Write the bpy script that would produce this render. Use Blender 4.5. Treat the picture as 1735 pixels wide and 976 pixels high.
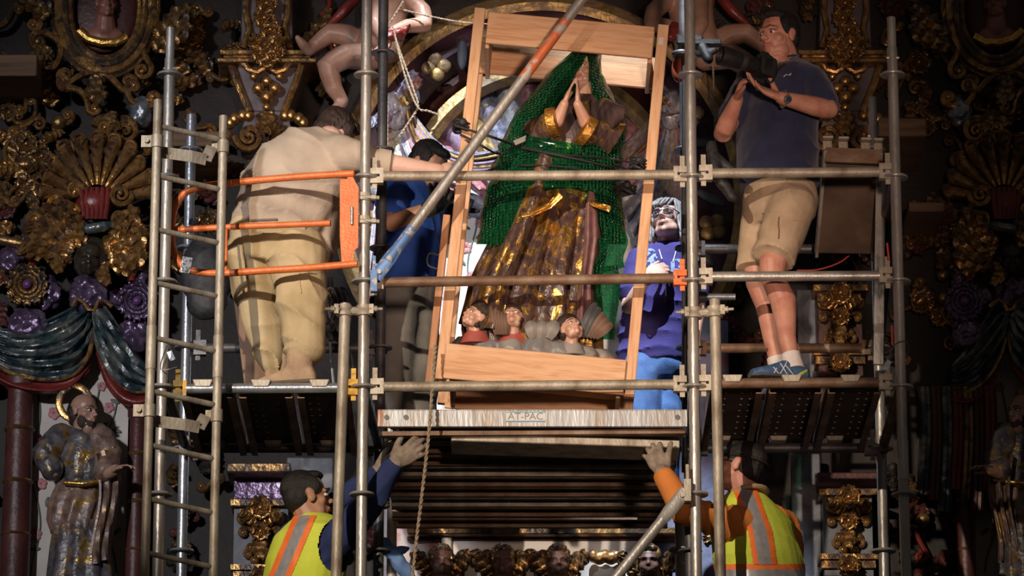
import bpy, bmesh, math, random
from mathutils import Vector, Matrix, Euler, noise
V = Vector; PI = math.pi
random.seed(7)
for _o in list(bpy.data.objects): bpy.data.objects.remove(_o)
SC = bpy.context.scene
COL = SC.collection

# ------------------------------------------------------------------ camera
FPX = 7500.0; TILT = math.radians(17.0); DIST = 20.0
AIM = V((0, 0, 7.0))
CF = V((0, math.cos(TILT), math.sin(TILT))); CU = V((0, -math.sin(TILT), math.cos(TILT)))
CP = AIM - CF * DIST
cam = bpy.data.cameras.new('camera'); cam.sensor_width = 36; cam.lens = 36 * FPX / 1735
cam.clip_start = 0.5; cam.clip_end = 200
camo = bpy.data.objects.new('camera', cam); COL.objects.link(camo)
camo.location = CP; camo.rotation_euler = (PI / 2 + TILT, 0, 0)
SC.camera = camo
def W(px, py, Y=0.0):
    """world point seen at photo position (px,py) on the vertical plane at depth Y"""
    d = V((1, 0, 0)) * ((px - 867.5) / FPX) + CU * ((488 - py) / FPX) + CF
    return CP + d * ((Y - CP.y) / d.y)

# ------------------------------------------------------------------ light
world = bpy.data.worlds.new('world'); SC.world = world; world.use_nodes = True
bg = world.node_tree.nodes['Background']
bg.inputs[0].default_value = (0.85, 0.72, 0.66, 1); bg.inputs[1].default_value = 0.05
def spot(name, loc, target, energy, color, size_deg, blend, soft):
    l = bpy.data.lights.new(name, 'SPOT'); l.energy = energy; l.color = color
    l.spot_size = math.radians(size_deg); l.spot_blend = blend; l.shadow_soft_size = soft
    o = bpy.data.objects.new(name, l); COL.objects.link(o); o.location = loc
    o.rotation_euler = (V(target) - V(loc)).to_track_quat('-Z', 'Y').to_euler()
    return o
# window beams that cross the nave: a warm one on the scaffold, a cooler one high into the niche
spot('window_beam_warm', (-6.0, -16.5, 9.7), W(800, 620, 0.2), 11000, (1.0, 0.81, 0.63), 11.5, 0.6, 0.07)
spot('window_beam_cool', (-2.0, -9.0, 24.0), W(1105, 465, 1.65), 40000, (0.86, 0.92, 1.0), 3.9, 0.45, 0.08)
spot('window_beam_niche', (-1.5, -9.0, 25.0), W(792, 470, 2.75), 60000, (0.90, 0.94, 1.0), 3.8, 0.6, 0.08)
spot('low_fill', (1.5, -13.5, 4.2), W(1010, 300, 0.8), 4600, (1.0, 0.68, 0.52), 15.5, 1.0, 0.3)  # added warm fill from below, lifts deck undersides and faces
spot('left_fill', (-7.0, -13.0, 9.0), W(200, 420, 1.5), 5200, (0.95, 0.92, 0.96), 18, 1.0, 0.4)  # broad soft fill added to brighten the left side of the altarpiece
SC.view_settings.view_transform = 'Standard'; SC.view_settings.look = 'None'
SC.view_settings.exposure = 0.0; SC.view_settings.gamma = 1.0
SC.view_settings.use_curve_mapping = False

# ------------------------------------------------------------------ materials
MATS = {}
def M(name, cols, scale=6, rough=0.5, metal=0.0, bump=0.0, bscale=30, stretch=(1, 1, 1), detail=5,
      rrange=0.0, trans=0.0, alpha=1.0, sheen=0.0, kind='noise', sss=0.0, coat=0.0):
    if name in MATS: return MATS[name]
    m = bpy.data.materials.new(name); m.use_nodes = True
    nt = m.node_tree; N = nt.nodes; L = nt.links
    b = N['Principled BSDF']
    b.inputs['Roughness'].default_value = rough; b.inputs['Metallic'].default_value = metal
    b.inputs['Transmission Weight'].default_value = trans; b.inputs['Alpha'].default_value = alpha
    b.inputs['Sheen Weight'].default_value = sheen; b.inputs['Coat Weight'].default_value = coat
    tc = N.new('ShaderNodeTexCoord'); mp = N.new('ShaderNodeMapping'); mp.inputs['Scale'].default_value = stretch
    L.new(tc.outputs['Object'], mp.inputs['Vector'])
    if kind == 'voronoi':
        t = N.new('ShaderNodeTexVoronoi'); t.inputs['Scale'].default_value = scale; fac = t.outputs['Distance']
    elif kind == 'wave':
        t = N.new('ShaderNodeTexWave'); t.inputs['Scale'].default_value = scale; t.inputs['Distortion'].default_value = 3.0
        t.inputs['Detail'].default_value = 3; fac = t.outputs['Fac']
    elif kind == 'grain':
        t = N.new('ShaderNodeTexNoise'); t.inputs['Scale'].default_value = scale; t.inputs['Detail'].default_value = detail
        t.inputs['Distortion'].default_value = 1.2; fac = t.outputs['Fac']
    else:
        t = N.new('ShaderNodeTexNoise'); t.inputs['Scale'].default_value = scale; t.inputs['Detail'].default_value = detail
        fac = t.outputs['Fac']
    L.new(mp.outputs['Vector'], t.inputs['Vector'])
    cr = N.new('ShaderNodeValToRGB'); el = cr.color_ramp.elements
    if len(cols) == 1: cols = [(0.0, cols[0]), (1.0, cols[0])]
    elif not isinstance(cols[0][1], (tuple, list)):
        n = len(cols); cols = [(0.32 + 0.36 * i / (n - 1), c) for i, c in enumerate(cols)]
    while len(el) < len(cols): el.new(0.5)
    for e, (p, c) in zip(el, cols): e.position = p; e.color = (*c, 1)
    L.new(fac, cr.inputs['Fac']); L.new(cr.outputs['Color'], b.inputs['Base Color'])
    if rrange:
        n3 = N.new('ShaderNodeTexNoise'); n3.inputs['Scale'].default_value = scale * 2.3
        mr = N.new('ShaderNodeMapRange'); mr.inputs['To Min'].default_value = max(0.05, rough - rrange); mr.inputs['To Max'].default_value = rough + rrange
        L.new(mp.outputs['Vector'], n3.inputs['Vector']); L.new(n3.outputs['Fac'], mr.inputs['Value']); L.new(mr.outputs['Result'], b.inputs['Roughness'])
    if bump:
        n2 = N.new('ShaderNodeTexNoise'); n2.inputs['Scale'].default_value = bscale; n2.inputs['Detail'].default_value = 4
        bp = N.new('ShaderNodeBump'); bp.inputs['Strength'].default_value = bump; bp.inputs['Distance'].default_value = 0.01
        L.new(mp.outputs['Vector'], n2.inputs['Vector']); L.new(n2.outputs['Fac'], bp.inputs['Height']); L.new(bp.outputs['Normal'], b.inputs['Normal'])
    if sss: b.inputs['Subsurface Weight'].default_value = sss; b.inputs['Subsurface Radius'].default_value = (.02, .008, .004)
    MATS[name] = m
    return m

steel = M('galvanised steel', [(.22, (.13, .11, .09)), (.42, (.36, .34, .31)), (.75, (.52, .51, .49))], 9, .42, .55, .25, 60, (1, 1, .35), rrange=.15)
steel_dull = M('dull weathered steel', [(.25, (.16, .12, .08)), (.55, (.40, .36, .29)), (.8, (.50, .47, .40))], 11, .55, .35, .3, 70, (1, 1, .5))
steel_rust = M('rusty steel', [(.25, (.09, .045, .025)), (.5, (.20, .12, .075)), (.8, (.34, .27, .2))], 7, .6, .3, .3, 60)
steel_dark = M('dark steel', [(.3, (.05, .05, .055)), (.7, (.16, .16, .165))], 8, .5, .5, .2, 60)
steel_blue = M('bluish new steel', [(.3, (.30, .33, .38)), (.7, (.52, .56, .62))], 8, .32, .7, .15, 60)
yellow_paint = M('yellow paint', [(.3, (.42, .22, .03)), (.6, (.80, .48, .04))], 30, .5, 0, .2)
orange_paint = M('orange paint', [(.24, (.10, .05, .03)), (.36, (.62, .15, .035)), (.8, (.82, .22, .06))], 14, .45, .05, .25, 80)
red_brown = M('underside ply', [(.3, (.035, .022, .018)), (.7, (.075, .048, .036))], 6, .75, 0, .2)
# pine with lengthwise grain: Z is the long axis of a crate member before it is turned
pine = M('pine lumber', [(.3, (.54, .27, .13)), (.5, (.68, .40, .22)), (.72, (.74, .49, .30))], 5, .6, 0, .2, 40, (9, 9, .8), kind='grain')
pine_x = M('pine lumber sideways', [(.3, (.54, .27, .13)), (.5, (.68, .40, .22)), (.72, (.74, .49, .30))], 5, .6, 0, .2, 40, (.8, 9, 9), kind='grain')
black_web = M('black webbing', [(.012, .012, .014), (.03, .03, .034)], 60, .6)
rope_m = M('hemp rope', [(.22, .16, .10), (.40, .32, .23)], 90, .9, 0, .5, 150)

# ------------------------------------------------------------------ mesh building
class MB:
    def __init__(s): s.v = []; s.f = []
    def add(s, vs, fs):
        k = len(s.v); s.v += [V(p) for p in vs]; s.f += [tuple(i + k for i in f) for f in fs]; return s
    def hexa(s, c):  # 8 corners: bottom 4 ccw, top 4
        return s.add(c, [(3, 2, 1, 0), (4, 5, 6, 7), (0, 1, 5, 4), (1, 2, 6, 5), (2, 3, 7, 6), (3, 0, 4, 7)])
    def box(s, c, sx, sy, sz, R=None):
        R = R or Matrix.Identity(3); c = V(c); out = []
        for z in (-.5, .5):
            for x, y in ((-.5, -.5), (.5, -.5), (.5, .5), (-.5, .5)): out.append(c + R @ V((x * sx, y * sy, z * sz)))
        return s.hexa(out)
    def beam(s, p0, p1, w, h, side=(0, 1, 0)):
        p0 = V(p0); p1 = V(p1); d = (p1 - p0).normalized(); a = V(side); a = (a - d * a.dot(d)).normalized(); b = d.cross(a)
        out = []
        for p in (p0, p1):
            for x, y in ((-.5, -.5), (.5, -.5), (.5, .5), (-.5, .5)): out.append(p + a * x * w + b * y * h)
        return s.hexa(out)
    def tube(s, pts, r, n=10, caps=True, closed=False, flat=1.0, flatdir=None):
        pts = [V(p) for p in pts]; m = len(pts)
        rs = r if isinstance(r, (list, tuple)) else [r] * m
        vs = []; prev = None
        for i in range(m):
            if closed: t = pts[(i + 1) % m] - pts[i - 1]
            else: t = pts[min(i + 1, m - 1)] - pts[max(i - 1, 0)]
            t = t.normalized() if t.length > 1e-9 else V((0, 0, 1))
            if flatdir is not None:
                a = V(flatdir); a = a - t * a.dot(t)
                a = a.normalized() if a.length > 1e-6 else t.orthogonal().normalized()
            elif prev is None: a = t.orthogonal().normalized()
            else:
                a = prev - t * prev.dot(t); a = a.normalized() if a.length > 1e-6 else t.orthogonal().normalized()
            prev = a; b = t.cross(a)
            for k in range(n):
                an = 2 * PI * k / n
                vs.append(pts[i] + a * (math.cos(an) * rs[i] * flat) + b * (math.sin(an) * rs[i]))
        fs = []
        for i in range(m if closed else m - 1):
            i2 = (i + 1) % m
            for k in range(n):
                k2 = (k + 1) % n; fs.append((i * n + k, i * n + k2, i2 * n + k2, i2 * n + k))
        if caps and not closed:
            fs.append(tuple(range(n - 1, -1, -1))); fs.append(tuple((m - 1) * n + k for k in range(n)))
        return s.add(vs, fs)
    def limb(s, pts, rs, n=12, sub=3):
        """round-ended tapering limb through pts"""
        P = []; R = []
        for i in range(len(pts) - 1):
            a, b = V(pts[i]), V(pts[i + 1])
            for k in range(sub):
                t = k / sub; P.append(a.lerp(b, t)); R.append(rs[i] + (rs[i + 1] - rs[i]) * t)
        P.append(V(pts[-1])); R.append(rs[-1])
        d0 = (P[0] - P[1]).normalized(); d1 = (P[-1] - P[-2]).normalized()
        pre = [(P[0] + d0 * R[0] * q, R[0] * w) for q, w in ((.95, .3), (.7, .71), (.38, .92))]
        post = [(P[-1] + d1 * R[-1] * q, R[-1] * w) for q, w in ((.38, .92), (.7, .71), (.95, .3))]
        return s.tube([p for p, _ in pre] + P + [p for p, _ in post], [r for _, r in pre] + R + [r for _, r in post], n)
    def ell(s, c, r, R=None, n=14, m=9):
        c = V(c); R = R or Matrix.Identity(3)
        r = (r, r, r) if not isinstance(r, (tuple, list, Vector)) else r
        vs = [c + R @ V((0, 0, -r[2]))]; fs = []
        for i in range(1, m):
            th = PI * i / m
            for k in range(n):
                a = 2 * PI * k / n
                vs.append(c + R @ V((r[0] * math.sin(th) * math.cos(a), r[1] * math.sin(th) * math.sin(a), -r[2] * math.cos(th))))
        vs.append(c + R @ V((0, 0, r[2]))); e = len(vs) - 1
        for k in range(n):
            k2 = (k + 1) % n
            fs.append((0, 1 + k2, 1 + k)); fs.append((e, e - n + k, e - n + k2))
            for i in range(m - 2):
                a = 1 + i * n; fs.append((a + k, a + k2, a + n + k2, a + n + k))
        return s.add(vs, fs)
    def loft(s, secs, n=20, caps=True):
        """secs: (centre, half-axis a, half-axis b[, power])"""
        vs = []; fs = []
        for q in secs:
            c, a, b = V(q[0]), V(q[1]), V(q[2]); pw = q[3] if len(q) > 3 else 1.0
            for k in range(n):
                t = 2 * PI * k / n; x, y = math.cos(t), math.sin(t)
                if pw != 1: x = math.copysign(abs(x) ** pw, x); y = math.copysign(abs(y) ** pw, y)
                vs.append(c + a * x + b * y)
        for i in range(len(secs) - 1):
            for k in range(n):
                k2 = (k + 1) % n; fs.append((i * n + k, i * n + k2, (i + 1) * n + k2, (i + 1) * n + k))
        if caps: fs.append(tuple(range(n - 1, -1, -1))); fs.append(tuple((len(secs) - 1) * n + k for k in range(n)))
        return s.add(vs, fs)
    def lathe(s, prof, c=(0, 0, 0), axis=(0, 0, 1), n=20):
        ax = V(axis).normalized(); a = ax.orthogonal().normalized(); b = ax.cross(a); c = V(c)
        return s.loft([(c + ax * z, a * max(r, 1e-4), b * max(r, 1e-4)) for r, z in prof], n)
    def prism(s, poly, org, ax, ay, th):
        """polygon in the (ax,ay) plane, extruded along ax x ay by th"""
        org = V(org); ax = V(ax).normalized(); ay = V(ay).normalized(); az = ax.cross(ay); n = len(poly)
        vs = [org + ax * x + ay * y for x, y in poly] + [org + ax * x + ay * y + az * th for x, y in poly]
        fs = [tuple(range(n - 1, -1, -1)), tuple(range(n, 2 * n))] + [(i, (i + 1) % n, n + (i + 1) % n, n + i) for i in range(n)]
        return s.add(vs, fs)
    def grid(s, fn, nu, nv, th=0.0, cu=False):
        """surface fn(u,v); th gives it thickness along its own normal"""
        P = [[V(fn(i / (nu - (0 if cu else 1)), j / (nv - 1))) for j in range(nv)] for i in range(nu)]
        def idx(i, j): return (i % nu) * nv + j
        ni = nu if cu else nu - 1
        top = [p for r in P for p in r]
        fs = [(idx(i, j), idx(i + 1, j), idx(i + 1, j + 1), idx(i, j + 1)) for i in range(ni) for j in range(nv - 1)]
        if not th: return s.add(top, fs)
        bot = []
        for i in range(nu):
            for j in range(nv):
                if cu: du = P[(i + 1) % nu][j] - P[i - 1][j]
                else: du = P[min(i + 1, nu - 1)][j] - P[max(i - 1, 0)][j]
                dv = P[i][min(j + 1, nv - 1)] - P[i][max(j - 1, 0)]
                nn = du.cross(dv); nn = nn.normalized() if nn.length > 1e-12 else V((0, 1, 0))
                bot.append(P[i][j] - nn * th)
        o = len(top)
        fs += [tuple(o + q for q in reversed(f)) for f in fs]
        for i in range(ni):
            for j in (0, nv - 1):
                a, b = idx(i, j), idx(i + 1, j); fs.append((b, a, a + o, b + o) if j == 0 else (a, b, b + o, a + o))
        if not cu:
            for j in range(nv - 1):
                for i in (0, nu - 1):
                    a, b = idx(i, j), idx(i, j + 1); fs.append((a, b, b + o, a + o) if i == 0 else (b, a, a + o, b + o))
        return s.add(top + bot, fs)
    def mesh(s, name):
        me = bpy.data.meshes.new(name); me.from_pydata(s.v, [], s.f); me.update(); return me
    def remesh(s, voxel, smooth=4, fac=.5):
        """union of everything in here as one continuous skin"""
        o = bpy.data.objects.new('tmp', s.mesh('tmp')); COL.objects.link(o)
        r = o.modifiers.new('r', 'REMESH'); r.mode = 'VOXEL'; r.voxel_size = voxel
        if smooth:
            q = o.modifiers.new('s', 'SMOOTH'); q.iterations = smooth; q.factor = fac
        me = bpy.data.meshes.new_from_object(o.evaluated_get(bpy.context.evaluated_depsgraph_get()))
        t = MB(); t.v = [v.co.copy() for v in me.vertices]; t.f = [tuple(p.vertices) for p in me.polygons]
        t.nrm = [v.normal.copy() for v in me.vertices]
        bpy.data.objects.remove(o); bpy.data.meshes.remove(me)
        return t
    def displace(s, fn):
        """move along the remesh normals by fn(p, n)"""
        s.v = [p + n * fn(p, n) for p, n in zip(s.v, s.nrm)]; return s

WLOC = {}
def tag(o, label=None, cat=None, group=None, kind=None):
    if label: o['label'] = label
    if cat: o['category'] = cat; o['kind'] = 'thing'
    if group: o['group'] = group
    if kind: o['kind'] = kind
    return o
def put(name, me, m, parent=None, smooth=35, loc=None):
    """link a mesh given in world coordinates, its origin moved to the middle of it"""
    if loc is None:
        xs = [v.co for v in me.vertices]
        loc = V([(min(p[k] for p in xs) + max(p[k] for p in xs)) / 2 for k in range(3)])
        me.transform(Matrix.Translation(-loc))
    for q in (m if isinstance(m, (list, tuple)) else [m]): me.materials.append(q)
    if smooth is not None:
        me.shade_smooth(); me.set_sharp_from_angle(angle=math.radians(smooth))
    o = bpy.data.objects.new(name, me); COL.objects.link(o)
    WLOC[o] = loc
    if parent is not None: o.parent = parent; o.location = loc - WLOC[parent]
    else: o.location = loc
    return o
def build(mb, name, m, parent=None, smooth=35, bevel=0.0):
    me = mb.mesh(name)
    bm = bmesh.new(); bm.from_mesh(me)
    bmesh.ops.recalc_face_normals(bm, faces=bm.faces)
    if bevel:
        ed = [e for e in bm.edges if len(e.link_faces) == 2 and e.calc_face_angle(0) > .6]
        bmesh.ops.bevel(bm, geom=ed, offset=bevel, segments=1, affect='EDGES', clamp_overlap=True)
    bm.to_mesh(me); bm.free()
    return put(name, me, m, parent, smooth)
def thing(name, label, cat, loc, group=None):
    o = bpy.data.objects.new(name, None); COL.objects.link(o); o.empty_display_size = .1
    o.location = V(loc); WLOC[o] = V(loc); return tag(o, label, cat, group)
def copy_tree(o, delta, label=None, group=None, parent=None):
    c = o.copy(); COL.objects.link(c)
    if parent is None: c.location = o.location + V(delta); WLOC[c] = WLOC[o] + V(delta)
    else: c.parent = parent
    if label: c['label'] = label
    if group: c['group'] = group
    for ch in list(o.children): copy_tree(ch, delta, parent=c)
    return c
def lin(a, b, n): return [a + (b - a) * i / (n - 1) for i in range(n)]
def smooth_path(pts, n=6):
    """Catmull-Rom through pts"""
    pts = [V(p) for p in pts]; out = []
    for i in range(len(pts) - 1):
        p0 = pts[max(i - 1, 0)]; p1 = pts[i]; p2 = pts[i + 1]; p3 = pts[min(i + 2, len(pts) - 1)]
        for k in range(n):
            t = k / n
            out.append(.5 * ((2 * p1) + (p2 - p0) * t + (2 * p0 - 5 * p1 + 4 * p2 - p3) * t * t + (3 * p1 - p0 - 3 * p2 + p3) * t ** 3))
    return out + [pts[-1]]
# ------------------------------------------------------------------ the room
def struct(o): o['kind'] = 'structure'; return o
stone_floor = M('dark stone floor', [(.10, .08, .06), (.16, .13, .10)], 3, .6)
struct(build(MB().box((0, -6, -.1), 30, 30, .2), 'floor', stone_floor))

# ------------------------------------------------------------------ scaffold posts
RING = [W(617, y, 0).z for y in (127, 302, 478, 655, 838)]
DZ = (RING[-1] - RING[0]) / 4
RINGS = [RING[0] + DZ * i for i in range(-2, 6)]          # every half metre
YR = 1.07                                               # rear row of the scaffold
def rosette(c, par, m=steel):
    r = MB(); n = 24
    r.lathe([(.026, -.005), (.056, -.005), (.058, 0), (.056, .005), (.026, .005)], c, n=n)
    return build(r, 'rosette', m, par)
def post(px, py, Y, ztop, label, m=steel, zr=RINGS, spigot=True, group='scaffold posts', joint=None, zbot=0.0):
    p = W(px, py, Y); x = p.x
    t = thing('scaffold_post', label, 'scaffold post', (x, Y, zbot), group)
    build(MB().tube([(x, Y, zbot), (x, Y, ztop)], .0245, 16), 'tube', m, t)
    if spigot: 
        build(MB().tube([(x, Y, ztop - .01), (x, Y, ztop + .15)], .0205, 14), 'spigot', m, t)
        build(MB().tube([(x - .028, Y - .012, ztop - .05), (x + .03, Y - .012, ztop - .05)], .007, 8), 'pin', m, t)
    if joint is not None: build(MB().tube([(x, Y, joint - .09), (x, Y, joint + .09)], .0262, 16), 'joint_sleeve', m, t)
    for z in zr:
        if z < ztop - .03: rosette((x, Y, z), t, m)
    return t
zOut = W(1513, 82, 0).z
post(283, 303, 0, W(290, 100, 0).z, 'outer front scaffold post standing behind the leaning ladder')
post(617, 478, 0, RINGS[0] + .5, 'front scaffold post beside the bent-over man, at the left of the crate', spigot=False, joint=W(617, 810, 0).z)
post(1174, 478, 0, RINGS[0] + .5, 'front scaffold post with brace, between the grey-haired woman and the photographer', spigot=False, joint=W(1174, 800, 0).z)
post(1522, 478, 0, zOut, 'outermost front scaffold post, right of the man with the camera', joint=W(1525, 780, 0).z)
post(322, 300, YR, W(322, 195, YR).z, 'bluish new steel rear post behind the ladder', steel_blue, spigot=False)
post(646, 420, YR, RINGS[0] + .5, 'dark blue-grey rear post crossing the man in the blue shirt', steel_dark, spigot=False)
post(1163, 420, YR, RINGS[0] + .5, 'black rear post crossing the shoulder of the grey-haired woman', steel_dark, spigot=False)
post(1487, 520, YR, W(1485, 215, YR).z, 'short rear post behind the leaning deck board', steel)
post(664, 900, 1.95, W(664, 842, 1.95).z, 'short galvanised post under the far end of the middle deck', steel_dull, zr=[], spigot=False)
post(1152, 900, 1.95, W(1152, 862, 1.95).z, 'tan post under the deck beside the orange sleeve', steel_dull, zr=[W(1152, 932, 1.95).z], spigot=False)

# ------------------------------------------------------------------ ledgers
def ledger(p0, p1, label, m=steel_dull, heads=(steel_dull, steel_dull), r=.0235, group='scaffold ledgers', ends=True):
    """p0,p1: post centres; the tube stops short, cast heads with a wedge close on the rosettes"""
    p0 = V(p0); p1 = V(p1); d = (p1 - p0).normalized()
    t = thing('scaffold_ledger', label, 'scaffold ledger', (p0 + p1) / 2, group)
    a, b = p0 + d * .085, p1 - d * .085
    build(MB().tube([a, b], r, 14), 'tube', m, t)
    if ends:
        for p, e, s, hm in ((p0, a, 1, heads[0]), (p1, b, -1, heads[1])):
            q = MB(); dd = d * s; up = V((0, 0, 1)); sd = dd.cross(up)
            for z0, z1 in ((.007, .036), (-.036, -.007)):     # upper and lower jaw round the rosette
                c = []
                for zz in (z0, z1):
                    for l, w in ((.028, -.016), (.088, -.021), (.088, .021), (.028, .016)): c.append(p + dd * l + sd * w + up * zz)
                q.hexa(c)
            q.box(p + dd * .080, .018, .044, .05, Matrix((dd, sd, up)).transposed())
            h = build(q, 'ledger_head', hm, t)
            wq = MB(); wq.box(p + dd * .048 + up * .015, .022, .006, .15, Matrix((dd, sd, up)).transposed())
            wq.tube([p + dd * .048 + up * .07 - sd * .006, p + dd * .048 + up * .07 + sd * .006], .008, 8)
            build(wq, 'wedge', hm, h)
    return t
def xz(px, py, Y): return W(px, py, Y)
def row(xa, xb, y0, y1, Y, *a, **k): 
    A = W(xa, y0, Y); B = W(xb, y1, Y); ledger(A, B, *a, **k)
orange_head = orange_paint
row(617, 1174, 299, 296, 0, 'long grey steel ledger across the green wrapped statue, highest of the middle bay')
row(617, 1174, 479, 471, 0, 'rust-brown ledger across the gilded robe, one end orange', steel_rust, (steel_dull, orange_head))
row(617, 1174, 656, 651, 0, 'tan ledger just above the stickered steel deck edge')
row(1174, 1522, 294, 291, 0, "grey ledger at the photographer's waist")
row(1174, 1522, 469, 467, 0, "pale ledger at the photographer's knee", steel)
row(1174, 1522, 650, 648, 0, 'rusty ledger under the blue running shoe', steel_rust)
row(283, 617, 659, 657, 0, 'shiny ledger with yellow ends under the tan work boots', steel_blue, (yellow_paint, yellow_paint))
zr = lambda py: W(900, py, 0).z
def rear(xa, xb, z, label, m=steel_dark, Y=YR, **k):
    A = W(xa, 420, YR); B = W(xb, 420, YR); ledger((A.x, Y, z), (B.x, Y, z), label, m, (m, m), **k)
rear(1163, 1487, RING[1], "dark rear ledger behind the photographer's thigh")
rear(1163, 1487, RING[2], "dark rear ledger behind the photographer's ankle", steel_rust)
rear(1163, 1487, RING[3], 'rear ledger carrying the far edge of the right-hand deck', steel_dark)
rear(322, 646, RING[3], 'rear ledger carrying the far edge of the left-hand deck', steel_dark)
rear(322, 646, RING[2], "black rear ledger low behind the bent man's shins", steel_dark)
# side transoms joining front and rear rows
def transom(pxf, pxr, z, label, m=steel_dark):
    A = W(pxf, 478, 0); B = W(pxr, 420, YR); ledger((A.x, 0, z), (B.x, YR, z), label, m, (m, m))
transom(617, 646, RING[3], 'transom under the left end of the middle deck')
transom(1174, 1163, RING[3], 'transom under the right end of the middle deck')
transom(1522, 1487, RING[3], 'rusty transom closing the right-hand deck', steel_rust)
transom(283, 322, RING[3], 'transom below the ladder end of the left-hand deck')
transom(1522, 1487, RING[1], 'short transom beside the leaning deck board at waist height', steel_rust)

# ------------------------------------------------------------------ diagonal braces and clamp-on poles
def brace(a, b, name, label, m, stripe=None):
    a = V(a); b = V(b); d = (b - a).normalized(); t = thing(name, label, 'scaffold brace', a)
    build(MB().tube([a + d * .16, b], .024, 14), 'tube', m, t)
    e = MB(); sd = V((0, 1, 0)); up = d.cross(sd)
    e.loft([(a + d * .17, sd * .024, up * .024), (a + d * .11, sd * .012, up * .031), (a - d * .01, sd * .006, up * .03)], 14)
    h = build(e, 'flattened_end', stripe[0] if stripe else m, t)
    build(MB().tube([a + d * .02 - sd * .02, a + d * .02 + sd * .02], .011, 10), 'bolt', steel_dull, h)
    if stripe:
        for s0, s1, mm in stripe[1]:
            build(MB().tube([a.lerp(b, s0), a.lerp(b, s1)], .0246, 14, caps=False), 'paint_band', mm, t)
    hd = MB(); hd.box(a - d * .02 + V((0, -.004, -.01)), .03, .035, .10); hd.box(a - d * .02 + V((0, -.004, .05)), .014, .01, .12)
    build(hd, 'brace_head', stripe[0] if stripe else steel_dull, t)
    return t
blue_paint = M('chipped blue paint', [(.38, (.40, .40, .38)), (.46, (.10, .2, .42)), (.8, (.13, .26, .52))], 26, .5, .2, .2)
orange_band = M('scuffed orange paint on steel', [(.40, (.45, .42, .38)), (.5, (.62, .16, .06)), (.8, (.70, .18, .06))], 16, .45, .2, .2)
brace(W(638, 468, -.06), W(1010, -34, -.06), 'diagonal_brace', 'long diagonal brace rising in front of the crate, orange paint worn on it', steel,
      (blue_paint, [(.05, .16, blue_paint), (.66, .86, orange_band)]))
brace(W(1160, 834, -.06), W(1010, 1020, -.06), 'diagonal_brace', 'short bright diagonal brace below the orange sleeve', steel)

def coupler(a, b, par, m=steel_dull):
    """swivel coupler between two tube centres a and b"""
    a = V(a); b = V(b); q = MB()
    for p, sgn in ((a, -1), (b, 1)):
        q.lathe([(.025, -.026), (.036, -.024), (.036, -.008), (.031, 0), (.036, .008), (.036, .024), (.025, .026)], p, n=16)
        d = (b - a).normalized() * sgn
        q.tube([p + d * .02 + V((0, -.034, 0)), p + d * .085 + V((0, -.034, 0))], .007, 8)
        q.lathe([(.014, -.008), (.014, .008)], p + d * .052 + V((0, -.034, 0)), d, 6)
        q.box(p + d * .034 + V((0, -.03, 0)), .02, .02, .044)
    q.tube([a.lerp(b, .25), a.lerp(b, .75)], .02, 10)
    return build(q, 'swivel_coupler', m, par)
p = W(585, 515, -.02); q = W(566, 1080, -.02)
t = thing('clamped_pole', 'tan clamped pole standing just left of the inner front post', 'scaffold pole', q)
build(MB().tube([q, p], .0245, 16), 'tube', steel_dull, t); coupler(W(583, 527, -.02), W(617, 527, 0), t)
p = W(1211, 508, -.02); q = W(1223, 1080, -.02)
t = thing('clamped_pole', 'straw-coloured clamped pole crossing the hi-vis vest of the orange-sleeved worker', 'scaffold pole', q)
build(MB().tube([q, p], .0245, 16), 'tube', steel_dull, t); coupler(W(1176, 531, 0), W(1211, 529, -.02), t)
t = thing('clamped_pole', 'stub of shiny pipe poking out beside the black rear post', 'scaffold pole', W(1200, 503, .9))
build(MB().tube([W(1180, 503, .9), W(1246, 503, .9)], .016, 12), 'tube', steel_blue, t)
build(MB().lathe([(.02, -.02), (.026, -.015), (.026, .015), (.02, .02)], W(1190, 503, .9), (1, 0, 0), 12), 'collar', steel_dark, t)

# ------------------------------------------------------------------ decks
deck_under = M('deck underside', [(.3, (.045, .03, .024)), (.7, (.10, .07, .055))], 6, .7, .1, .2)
deck_galv = M('deck edge steel', [(.33, (.24, .09, .04)), (.40, (.30, .28, .26)), (.55, (.36, .38, .40)), (.8, (.52, .54, .57))], 6, .45, .5, .25, 50, (1.3, 1, .25))
def plank_y(xc, w, y0, y1, z, label, group):
    t = thing('deck_plank', label, 'deck plank', (xc, (y0 + y1) / 2, z - .07), group)
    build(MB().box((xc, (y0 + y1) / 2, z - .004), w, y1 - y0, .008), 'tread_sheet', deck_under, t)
    for s in (-1, 1):
        q = MB(); x = xc + s * (w / 2 - .003)
        q.box((x, (y0 + y1) / 2, z - .036), .006, y1 - y0, .06); q.box((x - s * .014, (y0 + y1) / 2, z - .066), .03, y1 - y0, .005)
        build(q, 'side_flange', steel_rust, t)
        for ye, sg in (((y0, -1), (y1, 1)) if s > 0 else ()):
            hk = MB(); xx = xc - .02
            yy = ye + sg * .002
            hk.hexa([V((xx - .034, yy - .058, z - .03)), V((xx + .034, yy - .058, z - .03)), V((xx + .034, yy + .028, z - .03)), V((xx - .034, yy + .028, z - .03)),
                     V((xx - .046, yy - .058, z + .004)), V((xx + .046, yy - .058, z + .004)), V((xx + .046, yy + .028, z + .004)), V((xx - .046, yy + .028, z + .004))])
            build(hk, 'hook', steel_dull, t, bevel=.003)
    ho = MB()
    for i in range(9):
        for s in (-.32, -.16, .16, .32): ho.tube([(xc + s * w, y0 + .1 + i * (y1 - y0 - .2) / 8, z - .012), (xc + s * w, y0 + .1 + i * (y1 - y0 - .2) / 8, z - .007)], .006, 6)
    tag(build(ho, 'tread_dimples', steel_dull, t), kind='stuff')
    return t
zd = W(450, 657, 0).z + .028
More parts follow.
